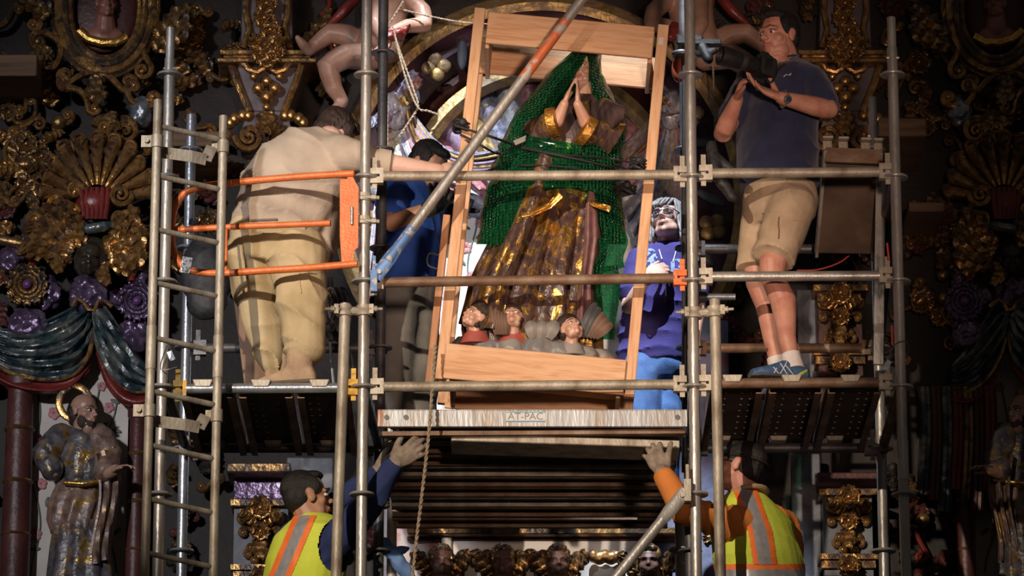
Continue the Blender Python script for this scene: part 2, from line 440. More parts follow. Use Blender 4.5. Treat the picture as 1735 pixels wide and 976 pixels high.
xl = W(283, 657, 0).x; xr = W(617, 657, 0).x
names = ['left deck plank nearest the ladder, seen from beneath', 'left deck plank under the boots of the bent man, seen from beneath', 'left deck plank nearest the crate, seen from beneath']
for i in range(3):
    w = (xr - xl - .10) / 3
    plank_y(xl + .05 + w * (i + .5), w - .022, .03, YR - .03, zd, names[i], 'left-hand deck planks')
zd2 = W(1350, 649, 0).z + .028
xl = W(1187, 657, 0).x; xr = W(1510, 657, 0).x
names = ['right deck plank nearest the middle bay, seen from beneath', 'right deck plank under the running shoe, seen from beneath', 'right deck plank nearest the outermost post, seen from beneath']
for i in range(3):
    w = (xr - xl - .06) / 3
    plank_y(xl + .03 + w * (i + .5), w - .026, .03, YR - .03, zd2, names[i], 'right-hand deck planks')
# middle deck: planks run across, so their edges line up under the crate
def plank_x(x0, x1, yc, w, z, label, m, group='middle deck planks', h=.07):
    t = thing('deck_plank', label, 'deck plank', ((x0 + x1) / 2, yc, z - h), group)
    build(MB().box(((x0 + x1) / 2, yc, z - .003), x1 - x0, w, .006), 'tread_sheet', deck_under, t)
    for s in (-1, 1):
        q = MB(); y = yc + s * (w / 2 - .003)
        q.box(((x0 + x1) / 2, y, z - h / 2), x1 - x0, .006, h); q.box(((x0 + x1) / 2, y - s * .012, z - h + .0025), x1 - x0, .026, .005)
        build(q, 'side_flange', m, t)
    return t
zc = W(900, 694, .05).z
xa, xb = W(640, 700, .05).x, W(1164, 700, .05).x
ZDECK = zc
f = plank_x(xa, xb, .15, .2, zc, 'front steel deck plank with rust streaks and a maker sticker', deck_galv, h=.078)
sx0, sx1 = W(857, 700, .04).x, W(924, 700, .04).x
stick = M('pale sticker vinyl', [(.62, .62, .60), (.72, .72, .70)], 40, .6)
zs = W(890, 706, .047).z
build(MB().box(((sx0 + sx1) / 2, .0485, zs), sx1 - sx0, .002, .046), 'sticker', stick, f)
for dz in (-.021, .021): build(MB().box(((sx0 + sx1) / 2, .0470, zs + dz), sx1 - sx0, .002, .005), 'sticker_stripe', M('sticker blue', [(.18, .36, .5), (.25, .45, .58)], 30, .6), f)
def text(s, size, loc, m, par, rot=(PI / 2, 0, 0), name='lettering', align='CENTER', ext=.0006):
    c = bpy.data.curves.new('t', 'FONT'); c.body = s; c.size = size; c.align_x = align; c.align_y = 'CENTER'; c.extrude = ext
    o = bpy.data.objects.new('t', c); COL.objects.link(o)
    me = bpy.data.meshes.new_from_object(o.evaluated_get(bpy.context.evaluated_depsgraph_get())); bpy.data.objects.remove(o)
    me.transform(Matrix.Translation(V(loc)) @ Euler(rot).to_matrix().to_4x4())
    return put(name, me, m, par, None)
text('AT-PAC', .046, ((sx0 + sx1) / 2, .0468, zs), M('grey print', [(.16, .2, .25), (.22, .26, .3)], 20, .6), f)
for px in (655, 688, 1148): build(MB().lathe([(.012, -.001), (.012, .002)], W(px, 707, .047), (0, -1, 0), 8), 'slot', steel_dark, f)
nm = ['second', 'third', 'fourth', 'fifth', 'sixth', 'seventh', 'eighth', 'ninth', 'last']
for i in range(9):
    y = .36 + i * .195 + (.03 if i > 1 else 0) + (.03 if i > 7 else 0)
    m = [steel_dull, steel_rust, steel_rust][i % 3]
    g = .012
    plank_x(xa + .02, xb - .02, y, .195 - g, zc, nm[i] + ' plank of the middle deck counted from the front', m, h=.05)
# loose plank that the two workers below hold up
A = W(765, 752, .25); B = W(1150, 764, .25)
t = thing('loose_plank', 'loose grey plank held overhead between the two hi-vis workers', 'plank', (A + B) / 2)
q = MB(); q.beam(A, B, .24, .035, (0, 1, 0)); build(q, 'board', steel_dull, t, bevel=.004)
q = MB(); q.beam(W(648, 737, .12), W(1160, 733, .12), .05, .02); build(q, 'toe_bar', steel_rust, thing('deck_bar', 'thin rusty bar just below the stickered deck edge', 'bar', W(900, 740, .12)))
# lower deck out of view that carries the workers underneath
zlow = ZDECK - 2.0
for i in range(4):
    plank_x(W(300, 800, 0).x, W(1510, 800, 0).x, -.25 + i * .33, .31, zlow, ['nearest', 'second', 'third', 'farthest'][i] + ' plank of the lower deck the hi-vis workers stand on', deck_galv, 'lower deck planks')

# ------------------------------------------------------------------ ladder
def ladder():
    YL, YRr = -.36, -.14
    t = thing('ladder', 'grey steel access ladder clamped to the outer scaffold posts', 'ladder', W(245, 1000, YL))
    la, lb = W(268, 170, YL), W(240, 1150, YL); ra, rb = W(379, 197, YRr), W(357, 1150, YRr)
    for a, b in ((la, lb), (ra, rb)):
        r = build(MB().tube([a, b], .0205, 14), 'rail', steel_dull, t)
        j = a.lerp(b, .40); k = a.lerp(b, .475)
        build(MB().tube([j, k], .0235, 14), 'joint_sleeve', steel_dull, r)
    for i, y in enumerate((215, 302, 395, 487, 581, 672, 763, 853, 943, 1033)):
        u = (y - 170) / 980.; p = la.lerp(lb, u)
        yr = y + 24; v = (yr - 197) / 953.; q = ra.lerp(rb, v)
        d = (q - p); build(MB().tube([p - d * .0, q], .0125, 10), 'rung', steel_dull, t)
    for ya, nm_ in ((243, 'u'), (706, 'l')):
        u = (ya - 170) / 980.; p = la.lerp(lb, u); v = (ya + 8 - 197) / 953.; q = ra.lerp(rb, v)
        m = MB(); X = V((1, 0, 0))
        for c in (p, q): m.lathe([(.022, -.03), (.028, -.028), (.028, .028), (.022, .03)], c, n=14)
        m.box(p + V((-.045, .0, 0)), .05, .02, .055)
        mid = [p + V((.0, .05, -.03)), p + V((.15, .10, -.035)), p + V((.21, .14, -.037)), q + V((-.05, -.0, .0)), q]
        for a, b in zip(mid[:-1], mid[1:]): m.beam(a, b, .008, .052, (0, 1, .2))
        m.lathe([(.012, -.012), (.012, .012)], p + V((-.045, -.015, 0)), (0, 1, 0), 6)
        build(m, 'clamp_bracket', steel_dull, t)
ladder()

# ------------------------------------------------------------------ orange swing gate
def gate():
    t = thing('swing_gate', 'orange steel swing gate in front of the bent-over man', 'gate', W(590, 460, -.06))
    yr, yl = -.06, .10
    def g(px, py): return W(px, py, yr + (yl - yr) * (597 - px) / 300.)
    top = smooth_path([g(600, 294), g(500, 300), g(400, 309), g(340, 317), g(312, 328), g(297, 350), g(291, 380), g(291, 410), g(300, 440), g(322, 458), g(370, 463), g(440, 459), g(520, 454), g(606, 447)], 5)
    build(MB().tube(top, .0165, 12), 'outer_rail', orange_paint, t)
    build(MB().tube([g(291, 390), g(400, 384), g(560, 378)], .0145, 12), 'middle_rail', orange_paint, t)
    pl = MB(); P = [(575, 303), (588, 303), (588, 299), (597, 299), (607, 318), (607, 420), (600, 425), (600, 449), (580, 449), (576, 400)]
    o = g(590, 380); sc = 1 / 375.
    pl.prism([((x - 590) * sc, (380 - y) * sc * 1.045) for x, y in reversed(P)], o + V((0, .003, 0)), (1, 0, 0), (0, 0, 1), .006)
    k = build(pl, 'hinge_plate', orange_paint, t)
    build(MB().box(g(596, 366) + V((0, -.008, 0)), .012, .01, .09), 'latch', steel_blue, k, bevel=.003)
    build(MB().tube([g(383, 384), g(383, 460)], .008, 8), 'upright_bar', orange_paint, t)
    lb = build(MB().box(g(316, 451) + V((0, -.018, 0)), .045, .003, .075, Matrix.Rotation(.15, 3, 'Y')), 'label_plate', M('label print', [(.42, (.08, .08, .08)), (.5, (.6, .6, .58))], 80, .5), t)
    for y in (335, 375):   # clamps on the post
        c = W(617, y, 0); q = MB()
        q.lathe([(.025, -.02), (.034, -.018), (.034, .018), (.025, .02)], c, n=16)
        q.tube([c + V((-.05, -.03, 0)), c + V((.07, -.03, -.01))], .009, 8); q.lathe([(.015, -.01), (.015, .01)], c + V((.045, -.03, -.007)), (1, 0, 0), 6)
        q.box(c + V((-.025, -.03, 0)), .06, .014, .034)
        build(q, 'hinge_clamp', steel_dull, t)
gate()

# ------------------------------------------------------------------ leaning deck board (upper right), wire, tag
def lean_board():
    t = thing('leaning_deck_board', 'rusty deck board stood on end behind the photographer, hooks upward', 'deck board', W(1430, 430, .9))
    a0, a1 = W(1398, 258, .45), W(1493, 262, .45); b0, b1 = W(1383, 428, .85), W(1478, 430, .85)
    q = MB(); n = (a1 - a0).cross(b0 - a0).normalized(); th = n * .05
    if th.y < 0: th = -th
    q.hexa([b0, b1, b1 + th * .2, b0 + th * .2, a0, a1, a1 + th * .2, a0 + th * .2]); build(q, 'board', M('board brown', [(.3, (.07, .045, .03)), (.6, (.15, .10, .07))], 5, .7), t)
    for a, b in ((a0, b0), (a1, b1)):
        q = MB(); q.beam(b - th * .3, a - th * .3 + V((0, 0, .03)), .014, .07, (1, 0, 0)); build(q, 'side_flange', steel_dull, t)
    q = MB(); q.beam(a0 + V((0, -.02, -.02)), a1 + V((0, -.02, -.02)), .02, .07); build(q, 'end_cap', steel_rust, t)
    for s in (.04, .32, .72, .95):
        c = a0.lerp(a1, s); q = MB(); q.box(c + V((0, -.01, .035)), .045, .02, .05); q.box(c + V((0, -.035, .055)), .05, .06, .012)
        build(q, 'hook', steel_dull, t, bevel=.003)
lean_board()
t = thing('white_strut', 'pale flat strut running down beside the outermost post', 'strut', W(1490, 620, .5))
build(MB().beam(W(1492, 300, .55), W(1488, 618, .55), .02, .045, (0, 1, 0)), 'bar', steel, t)
build(MB().beam(W(1510, 330, .62), W(1486, 600, .62), .02, .06, (0, 1, 0)), 'dark_strap', M('black rubber', [(.012, .012, .012), (.02, .02, .02)], 5, .6), t)
t = thing('wire_tag', 'small pale tag wired to the outermost post above the deck', 'tag', W(1503, 620, -.05))
q = MB(); q.box(W(1503, 619, -.05), .024, .004, .05, Matrix.Rotation(.5, 3, 'Y')); build(q, 'plate', steel_blue, t)
build(MB().tube(smooth_path([W(1506, 608, -.05), W(1515, 585, -.05), W(1534, 578, -.05), W(1541, 590, 0), W(1534, 605, .03)], 5), .003, 6), 'wire', steel_dark, t)
t = thing('wire_tag', 'small pale tag wired to the post by the ladder', 'tag', W(290, 605, -.03))
q = MB(); q.box(W(290, 603, -.05), .024, .004, .045, Matrix.Rotation(-.4, 3, 'Y')); build(q, 'plate', steel_blue, t)
build(MB().tube(smooth_path([W(290, 594, -.05), W(284, 585, -.06), W(272, 625, -.05), W(300, 622, -.06)], 5), .003, 6), 'wire', steel_dark, t)
t = thing('red_cable', 'thin red cord hanging behind the photographer at knee height', 'cord', W(1400, 450, 1.0))
build(MB().tube(smooth_path([W(1350, 458, 1.0), W(1385, 457, 1.0), W(1420, 446, 1.0), W(1440, 432, 1.0)], 5), .004, 6), 'cord', M('red cord', [(.5, .05, .03), (.6, .07, .04)], 5, .6), t)
for (a, b) in (((1503, 412), (1506, 440)), ((1511, 552), (1512, 585))):
    build(MB().tube([W(*a, -.03), W(*b, -.03)], .005, 6), 'tie', MATS['red cord'], t)
# ------------------------------------------------------------------ pine crate, leaning to the right
ROLL = math.radians(5.6)
EX = V((math.cos(ROLL), 0, -math.sin(ROLL))); EZ = V((math.sin(ROLL), 0, math.cos(ROLL))); EY = V((0, 1, 0))
CO = W(737, 641, .14)                                   # lower left front corner
CRM = Matrix((EX, EY, EZ)).transposed()
def CL(x, y, z): return CO + EX * x + EY * y + EZ * z
CWD, CDP, CHT = .905, .52, 1.80
pine_dark = pine
def crate():
    t = thing('statue_crate', 'open pine crate tilted to the right around the wrapped statue', 'crate', CL(CWD / 2, CDP / 2, 0))
    def stick(name, x0, x1, y0, y1, z0, z1, m=pine, par=None):
        """members are made in the crate's own axes so the grain follows them"""
        q = MB(); q.box((0, 0, 0), x1 - x0, y1 - y0, z1 - z0)
        o = build(q, name, m, par or t, bevel=.003)
        c = CL((x0 + x1) / 2, (y0 + y1) / 2, (z0 + z1) / 2); WLOC[o] = c
        o.location = c - WLOC[par or t]; o.rotation_euler = CRM.to_euler(); return o
    u, v = .050, .040
    for x in (0, CWD - u):
        for y in (0, CDP - v): stick('upright', x, x + u, y, y + v, (-.085 if x > .1 else .02) if y else .0, CHT)
    for y in (.0401, CDP - v - .0201):
        stick('bottom_board', .035, CWD - .05, y - .06 if y < .1 else y + .022, y - .0405 if y < .1 else y + .042, .0, .165, pine_x)
    for y, z in ((-.0205, CHT - .17), (CDP + .001, CHT - .155)):
        stick('top_board', .0 if y > 0 else .066, CWD - (.0 if y > 0 else .066), (.002 if y < 0 else CDP - v - .022), (.022 if y < 0 else CDP - v - .002), z, z + .155, pine_x)
    for x in (.064, CWD - .084): stick('side_board', x, x + .02, .045, CDP - .045, .0, .16, pine)
    for x in (.064, CWD - .084): stick('side_board', x, x + .02, .045, CDP - .045, CHT - .18, CHT - .02, pine)
    stick('floor_panel', .084, CWD - .084, .04, CDP - .06, .105, .123, pine_x)
    stick('batten', -.045, -.012, .06, .12, -.03, .80, M('reddish batten', [(.3, (.36, .16, .07)), (.7, (.52, .27, .13))], 5, .6, 0, .2, 40, (9, 9, .8)))
    h = MB().tube(smooth_path([CL(-.045, .06, .60), CL(-.085, .04, .60), CL(-.095, .03, .57), CL(-.085, .04, .54), CL(-.045, .06, .535)], 5), .004, 6)
    build(h, 'wire_handle', steel_dark, t)
    q = MB(); q.box((0, 0, 0), .022, .002, .035); o = build(q, 'paper_tag', stick_white, t); c = CL(CWD - .03, -.003, CHT - .085); o.location = c - WLOC[t]; o.rotation_euler = CRM.to_euler()
    st = M('red stamp ink', [(.5, .06, .05), (.62, .1, .08)], 40, .7)
    for k, x in enumerate((.70, .745, .785)):
        q = MB(); q.box((0, 0, 0), .032, .012, .002); o = build(q, 'red_stamp', st, t); c = CL(x, -.01, .1665); o.location = c - WLOC[t]; o.rotation_euler = CRM.to_euler()
stick_white = M('white paper', [(.6, .6, .58), (.7, .7, .68)], 30, .7)
crate()
# ------------------------------------------------------------------ figure kit
from mathutils.bvhtree import BVHTree
def pix(p):
    d = V(p) - CP; z = d.dot(CF); return 867.5 + FPX * d.x / z, 488 - FPX * d.dot(CU) / z
def hit(mb, px, py, off=0.0):
    """point of a built surface along a line of sight (used to seat buttons, straps, logos on it)"""
    if not hasattr(mb, 'bvh'): mb.bvh = BVHTree.FromPolygons(mb.v, mb.f)
    d = (W(px, py, 0) - CP).normalized()
    loc, n, i, dist = mb.bvh.ray_cast(CP, d)
    if loc is None: return None
    if n.dot(d) > 0: n = -n
    return loc + n * off
def patch(mb, pred, off=.003):
    """a thin second layer over the faces of mb picked by pred(px,py,normal,point)"""
    q = MB(); mp = {}
    for f in mb.f:
        c = V((0, 0, 0)); n = V((0, 0, 0))
        for i in f: c += mb.v[i]; n += mb.nrm[i]
        c /= len(f); x, y = pix(c)
        if not pred(x, y, n.normalized(), c): continue
        g = []
        for i in f:
            if i not in mp: mp[i] = len(q.v); q.v.append(mb.v[i] + mb.nrm[i] * off)
            g.append(mp[i])
        q.f.append(tuple(g))
    return q
def renorm(mb):
    n = [V((0, 0, 0)) for _ in mb.v]
    for f in mb.f:
        a = (mb.v[f[1]] - mb.v[f[0]]).cross(mb.v[f[2]] - mb.v[f[0]])
        for i in f: n[i] += a
    mb.nrm = [q.normalized() if q.length > 1e-12 else V((0, 0, 1)) for q in n]; return mb
def folds(amp, sc, st=(1, 1, 1), seed=0.0):
    st = V(st)
    def f(p, n):
        q = V((p.x * st.x, p.y * st.y, p.z * st.z)) * sc + V((seed, seed * 1.7, seed * .3))
        a = noise.noise(q); b = noise.noise(q * 2.3)
        return amp * ((1 - abs(a) * 2.2) * .7 + b * .35)
    return f
def creases(amp, d, freq, seed=0.0, warp=1.6, fine=.35):
    """cloth pulled into sharp-edged folds running across direction d"""
    d = V(d).normalized(); o = V((seed, seed * .7, seed * 1.3))
    def f(p, n):
        w = noise.noise(p * 3.5 + o); w2 = noise.noise(p * 9 + o)
        s = p.dot(d) * freq + warp * 2 * w + .5 * w2
        m = max(0.0, min(1.0, .55 + 1.2 * noise.noise(p * 4.5 + o * 2)))
        return amp * ((1 - abs(math.sin(s)) ** .6 * 1.6) * m + fine * w2)
    return f
def basis(fwd, up=(0, 0, 1)):
    """columns: x = right-hand side when looking along fwd, y = fwd, z = up"""
    y = V(fwd).normalized(); z = V(up); z = (z - y * z.dot(y)).normalized(); x = y.cross(z)
    return Matrix((x, y, z)).transposed()
def head(mb, C, R, s=1.0, child=0.0, fem=0.0):
    C = V(C); P = lambda x, y, z: C + R @ (V((x, y, z)) * s)
    E = lambda c, r: mb.ell(P(*c), [q * s for q in r], R)
    E((0, -.014, .034), (.074 + child * .008, .094, .083)); E((0, .022, -.03), (.060 + child * .008, .062, .074 - child * .012))
    E((0, .040, -.078 + child * .012), (.044, .044, .030)); E((0, .073, -.096 + child * .014), (.018 - fem * .003, .016, .015))
    for k in (-1, 1):
        E((k * .037, .048 - child * .000, -.026 - child * .012), (.026 + child * .006, .024 + child * .004, .024 + child * .005)); E((k * .036, .030, -.072), (.024, .032, .026))
        E((k * .076, -.006, -.008), (.009, .021, .032)); E((k * .080, -.012, .006), (.008, .019, .020)); E((k * .010, .097, -.031), (.0095, .010, .008))
        mb.limb([P(k * .048, .068, .016), P(k * .026, .085, .022), P(k * .008, .086, .018)], [.008 * s, (.0095 - fem * .002 - child * .004) * s, .008 * s], 8)
    mb.limb([P(0, .084, .014), P(0, .098 - child * .006, -.012), P(0, .110 - child * .010, -.026)], [.0075 * s, .0085 * s, .0115 * s], 8)
    mb.limb([P(-.024, .080, -.058), P(0, .0915, -.054), P(.024, .080, -.058)], [.005 * s, .0085 * s, .005 * s], 8)
    mb.limb([P(-.020, .080, -.066), P(0, .090, -.068), P(.020, .080, -.066)], [.005 * s, .0085 * s, .005 * s], 8)
    return P
eye_white = M('eye white', [(.70, .66, .62), (.74, .70, .66)], 20, .25)
eye_dark = M('iris', [(.03, .02, .015), (.05, .035, .02)], 60, .2)
brow_m = M('eyebrow hair', [(.03, .02, .015), (.07, .045, .03)], 80, .8)
lip_m = M('lips', [(.42, .14, .12), (.5, .2, .17)], 40, .45)
def face_bits(P, R, s, par, brow=brow_m, lips=lip_m, iris=eye_dark, lids=True, gaze=(0, 0)):
    for k in (-1, 1):
        e = build(MB().ell(P(k * .031, .0745, .001), (.0135 * s, .012 * s, .0085 * s), R, 12, 8), 'eye', eye_white, par)
        build(MB().ell(P(k * .031 + gaze[0] * .005, .0835, .001 + gaze[1] * .004), (.006 * s, .0045 * s, .006 * s), R, 10, 6), 'iris', iris, e)
        if lids:
            build(MB().limb([P(k * .046, .0735, .003), P(k * .031, .0845, .0085), P(k * .017, .080, .003)], [.0022 * s, .003 * s, .0022 * s], 6), 'eyelid', brow, e)
        build(MB().limb([P(k * .050, .070, .021), P(k * .032, .0915, .028), P(k * .013, .095, .024)], [.003 * s, .0045 * s, .0035 * s], 6), 'eyebrow', brow, par)
    q = MB(); q.limb([P(-.024, .084, -.058), P(0, .0985, -.0555), P(.024, .084, -.058)], [.0028 * s, .0045 * s, .0028 * s], 8)
    q.limb([P(-.020, .084, -.065), P(0, .097, -.067), P(.020, .084, -.065)], [.003 * s, .005 * s, .003 * s], 8)
    build(q.remesh(.002 * max(s, .6), 1), 'lips', lips, par)
def hair_cap(P, R, s, par, m, vox=.006, drop=0.0, amp=.004, extra=(), name='hair', sides=True):
    q = MB(); E = lambda c, r: q.ell(P(*c), [a * s for a in r], R)
    E((0, -.030, .048), (.0795, .094, .080)); E((0, -.052, .004), (.0745, .062, .075 + drop)); E((0, .022, .094), (.058, .060, .026))
    if sides:
        for k in (-1, 1): E((k * .066, .002, .040), (.013, .045, .045))
    for c, r in extra: E(c, r)
    q = q.remesh(vox, 2); q.displace(folds(amp, 60 / s, (1, 1, .5)))
    return build(q, name, m, par)
def hand(mb, wrist, R, side=1, curl=(20, 30, 25), s=1.0, thumb=(.62, .70, -.25), spread=.10, thick=1.0, tcurl=.5):
    """R: x toward the thumb for side=1, y along the fingers, z out of the back of the hand"""
    wrist = V(wrist); P = lambda x, y, z: wrist + R @ (V((x * side, y, z)) * s)
    D = lambda x, y, z: R @ V((x * side, y, z))
    mb.loft([(P(0, y, z), D(1, 0, 0) * w * s, D(0, 0, 1) * t * s, .8) for y, z, w, t in
             ((-.015, 0, .026, .019), (.01, 0, .028, .018), (.045, 0, .040, .017), (.078, 0, .042, .014), (.098, -.002, .038, .011))], 14)
    for i in range(4):
        bx = (.031, .0105, -.0105, -.030)[i]; by = (.088, .093, .088, .079)[i]
        L = ((.044, .026, .020), (.049, .030, .021), (.045, .028, .021), (.034, .021, .018))[i]
        sp = (1.2, .3, -.5, -1.5)[i] * spread
        p = V((bx, by, 0)); pts = [p.copy()]; a = 0
        c = curl[i] if isinstance(curl[0], (tuple, list)) else curl
        for l, da in zip(L, c):
            a += math.radians(da); p = p + V((math.sin(sp) * math.cos(a), math.cos(sp) * math.cos(a), -math.sin(a))) * l; pts.append(p.copy())
        r = .0090 if i < 3 else .0078
        mb.limb([P(*q) for q in pts], [r * 1.08 * s * thick, r * s * thick, r * .93 * s * thick, r * .8 * s * thick], 10)
    t = V(thumb).normalized(); b = V((.026, .022, -.004)); m1 = b + t * .046; t2 = (t + V((-.3, .35, -.25)) * tcurl).normalized(); m2 = m1 + t2 * .036; m3 = m2 + t2 * .024
    mb.limb([P(*b), P(*m1), P(*m2), P(*m3)], [.0165 * s * thick, .0125 * s * thick, .0105 * s * thick, .0085 * s * thick], 10)
    return P
def torso(mb, secs, side, front):
    """secs: (centre, half width, half depth); side/front may be per-section lists"""
    out = []
    for i, (c, w, d) in enumerate(secs):
        sd = V(side[i] if isinstance(side, list) else side).normalized(); fr = V(front[i] if isinstance(front, list) else front).normalized()
        out.append((c, sd * w, fr * d, .88))
    return mb.loft(out, 28)
def foot(mb, ankle, toe_dir, s=1.0, sole=None, w=.045, L=.26):
    a = V(ankle); d = V(toe_dir); d.z = 0; d.normalize(); sd = V((-d.y, d.x, 0)); zb = a.z - .075 * s if sole is None else sole
    def sec(t, w_, h): c = a + d * t; c.z = zb + h / 2; return (c, sd * w_, V((0, 0, h / 2)), .8)
    mb.loft([sec(-.075 * s, w * .45, .05), sec(-.06 * s, w * .75, .085), sec(-.02 * s, w * .9, .10), sec(.05 * s, w * .95, .095), sec(.11 * s, w * 1.05, .068), sec(.15 * s, w * 1.02, .055), sec((L - .085) * s, w * .6, .04)], 16)
    return d, sd, zb
skin_a = M('ruddy skin', [(.3, (.42, .17, .12)), (.5, (.52, .24, .17)), (.7, (.58, .30, .22))], 14, .5, 0, .12, 120, sss=.05)
skin_b = M('fair skin', [(.3, (.58, .34, .27)), (.5, (.66, .42, .34)), (.7, (.70, .47, .39))], 14, .5, 0, .12, 120, sss=.05)
skin_c = M('tan skin', [(.3, (.34, .17, .10)), (.5, (.44, .235, .15)), (.7, (.5, .28, .19))], 14, .5, 0, .12, 120, sss=.05)
hair_black = M('black hair', [(.004, .003, .003), (.013, .010, .009)], 50, .6, 0, .5, 160, (3, 3, .6))
hair_brown = M('dark brown hair', [(.018, .010, .007), (.055, .03, .02)], 50, .5, 0, .5, 160, (3, 3, .6))
# ------------------------------------------------------------------ the photographer on the right-hand deck
def photographer():
    t = thing('person', 'photographer in navy polo and khaki shorts raising a camera on the right-hand deck', 'person', W(1335, 655, .2))
    navy = M('navy polo knit', [(.3, (.010, .014, .045)), (.7, (.020, .028, .085))], 12, .85, 0, .3, 300, sheen=.2)
    khaki = M('khaki shorts cotton', [(.3, (.40, .29, .19)), (.7, (.54, .41, .28))], 10, .85, 0, .35, 200)
    f = V((-.80, -.60, 0)).normalized(); sd = V((.6, -.8, 0)).normalized(); Y = .33
    C = [(W(1322, 352, Y), .175, .135), (W(1320, 318, Y), .185, .15), (W(1318, 280, Y), .185, .165), (W(1317, 240, Y), .185, .165), (W(1322, 190, Y), .19, .15), (W(1328, 150, Y), .19, .125), (W(1330, 122, Y), .14, .095), (W(1328, 104, Y), .07, .07)]
    hR = basis((-.66, -.72, -.06), (0.05, .05, 1)); hC = W(1318, 62, .28)
    knN, knF = W(1309, 455, .15), W(1283, 462, .36)
    anN, anF = W(1342, 612, .10), W(1318, 618, .36)
    hipN, hipF = W(1340, 350, .22), W(1300, 352, .42)
    zdk = zd2 + .004
    b = MB()
    torso(b, [(c, w * .93, d * .93) for c, w, d in C], sd, f)
    P = head(b, hC, hR, 1.03)
    E = lambda c, r: b.ell(P(*c), r, hR)
    E((-.040, .02, -.075), (.026, .036, .035)); E((.040, .02, -.075), (.026, .036, .035)); E((0, .03, -.115), (.05, .045, .03))
    b.limb([P(0, -.02, -.05), W(1328, 108, Y)], [.066, .075], 14)
    elN, wrN = W(1404, 186, .10), W(1324, 166, -.01); shN = W(1376, 136, .20)
    elF, wrF = W(1224, 228, .26), W(1249, 168, .14); shF = W(1276, 132, .44)
    b.limb([shN, shN.lerp(elN, .5), elN, elN.lerp(wrN, .3), wrN], [.060, .056, .046, .047, .031], 14)
    b.limb([shF, shF.lerp(elF, .5), elF, elF.lerp(wrF, .35), wrF], [.058, .052, .044, .045, .030], 14)
    # left hand flat under the lens, thumb up along the body of the camera
    d = (W(1262, 140, -.06) - wrN).normalized(); R = Matrix.Identity(3); up = V((.25, -.55, .85)); z = (up - d * up.dot(d)).normalized() * -1
    x = d.cross(z); R = Matrix((x, d, z)).transposed()
    tx = (V((.25, 0, 1))).dot(x); side = 1 if tx > 0 else -1
    hand(b, wrN, R, side, (14, 16, 12), 1.06, (.62, .55, -.55), .03)
    d = (W(1262, 128, .06) - wrF).normalized(); nrm = V((-.85, .3, .2)); z = (nrm - d * nrm.dot(d)).normalized(); x = d.cross(z); R = Matrix((x, d, z)).transposed()
    hand(b, wrF, R, 1 if x.y < 0 else -1, (45, 50, 40), 1.02)
    for hp, kn, an in ((hipN, knN, anN), (hipF, knF, anF)):
        m = kn.lerp(an, .33) + V((.022, .03, 0))
        b.limb([hp, kn + V((0, 0, .02)), kn - V((0, 0, .05)), m, kn.lerp(an, .75), an], [.082, .063, .054, .061, .042, .036], 16)
    td = V((-.9, -.35, 0))
    foot(b, anN - V((0, 0, .0)), td, 1, zdk); foot(b, anF, V((-.9, .1, 0)), 1, zdk)
    b = b.remesh(.005, 6); build(b, 'body', skin_a, t)
    face_bits(P, hR, 1.03, t, gaze=(0, -.6), lips=M('ruddy lips', [(.33, .10, .08), (.4, .14, .11)], 30, .5), brow=M('brown brow', [(.12, .06, .04), (.17, .09, .06)], 60, .8))
    hair_cap(P, hR, 1.03, t, hair_black, extra=[((0, .03, .102), (.05, .045, .016))])
    # polo shirt
    s = MB(); torso(s, [(c, w + .012, dd + .012) for c, w, dd in C[1:-1]] + [(W(1328, 112, Y), .075, .072)], sd, f)
    s.limb([shN + V((-.03, .02, .02)), shN, shN.lerp(elN, .70)], [.075, .075, .071], 16); s.limb([shF, shF.lerp(elF, .65)], [.074, .070], 16)
    s.limb([W(1320, 130, .40), shF], [.08, .074]); s.limb([W(1345, 126, .30), shN], [.085, .076])
    s = s.remesh(.009, 5); s.displace(creases(.007, (.4, .2, .9), 20, 3)); renorm(s); so = build(s, 'polo_shirt', navy, t)
    c = MB(); ring = []
    for k in range(17):
        a = k / 16 * 2 * PI; ring.append(W(1328, 104, Y) + sd * .068 * math.cos(a) + f * (.066 * math.sin(a) + .008) + V((0, 0, -.022 * math.sin(a) + .006)))
    c.tube(ring[:-1], .014, 8, closed=True, flat=.6, flatdir=(0, 0, 1)); build(c, 'collar', navy, so)
    lg = [hit(s, x, y, .004) for x, y in ((1328, 131), (1333, 127), (1337, 128), (1341, 125), (1339, 129))]
    build(MB().tube([q for q in lg if q], .0022, 6), 'embroidered_mark', M('white thread', [(.45, .47, .5), (.55, .57, .6)], 50, .8), so)
    # shorts
    q = MB(); torso(q, [(W(1322, 304, Y), .165, .145), (W(1322, 330, Y), .185, .155), (W(1320, 365, Y), .185, .15), (W(1318, 385, Y), .16, .12)], sd, f)
    q.limb([hipN, W(1318, 418, .17)], [.118, .102], 18); q.limb([hipF, W(1287, 432, .38)], [.118, .105], 18)
    for cc, dn, w in ((W(1318, 418, .17), W(1310, 438, .15), .098), (W(1287, 432, .38), W(1283, 462, .36), .1)):
        ax = (dn - cc).normalized(); a = ax.orthogonal().normalized(); bb = ax.cross(a)
        q.loft([(cc - ax * .05, a * w, bb * w), (dn, a * (w + .004), bb * (w + .004))], 24)
    q = q.remesh(.009, 4); q.displace(creases(.010, (.8, .4, .35), 26, 9)); renorm(q); qo = build(q, 'shorts', khaki, t)
    pk = MB(); seam = [hit(q, x, y, .003) for x, y in ((1320, 368), (1319, 380), (1320, 392), (1319, 405))]
    build(MB().tube([z for z in seam if z], .003, 6), 'pocket_slit', M('pocket shadow cloth', [(.16, .11, .08), (.2, .14, .1)], 20, .9), qo)
    seam = [hit(q, x, y, .002) for x, y in ((1292, 362), (1305, 358), (1325, 366), (1345, 373), (1360, 374))]
    build(MB().tube([z for z in seam if z], .0028, 6), 'pocket_seam', khaki, qo)
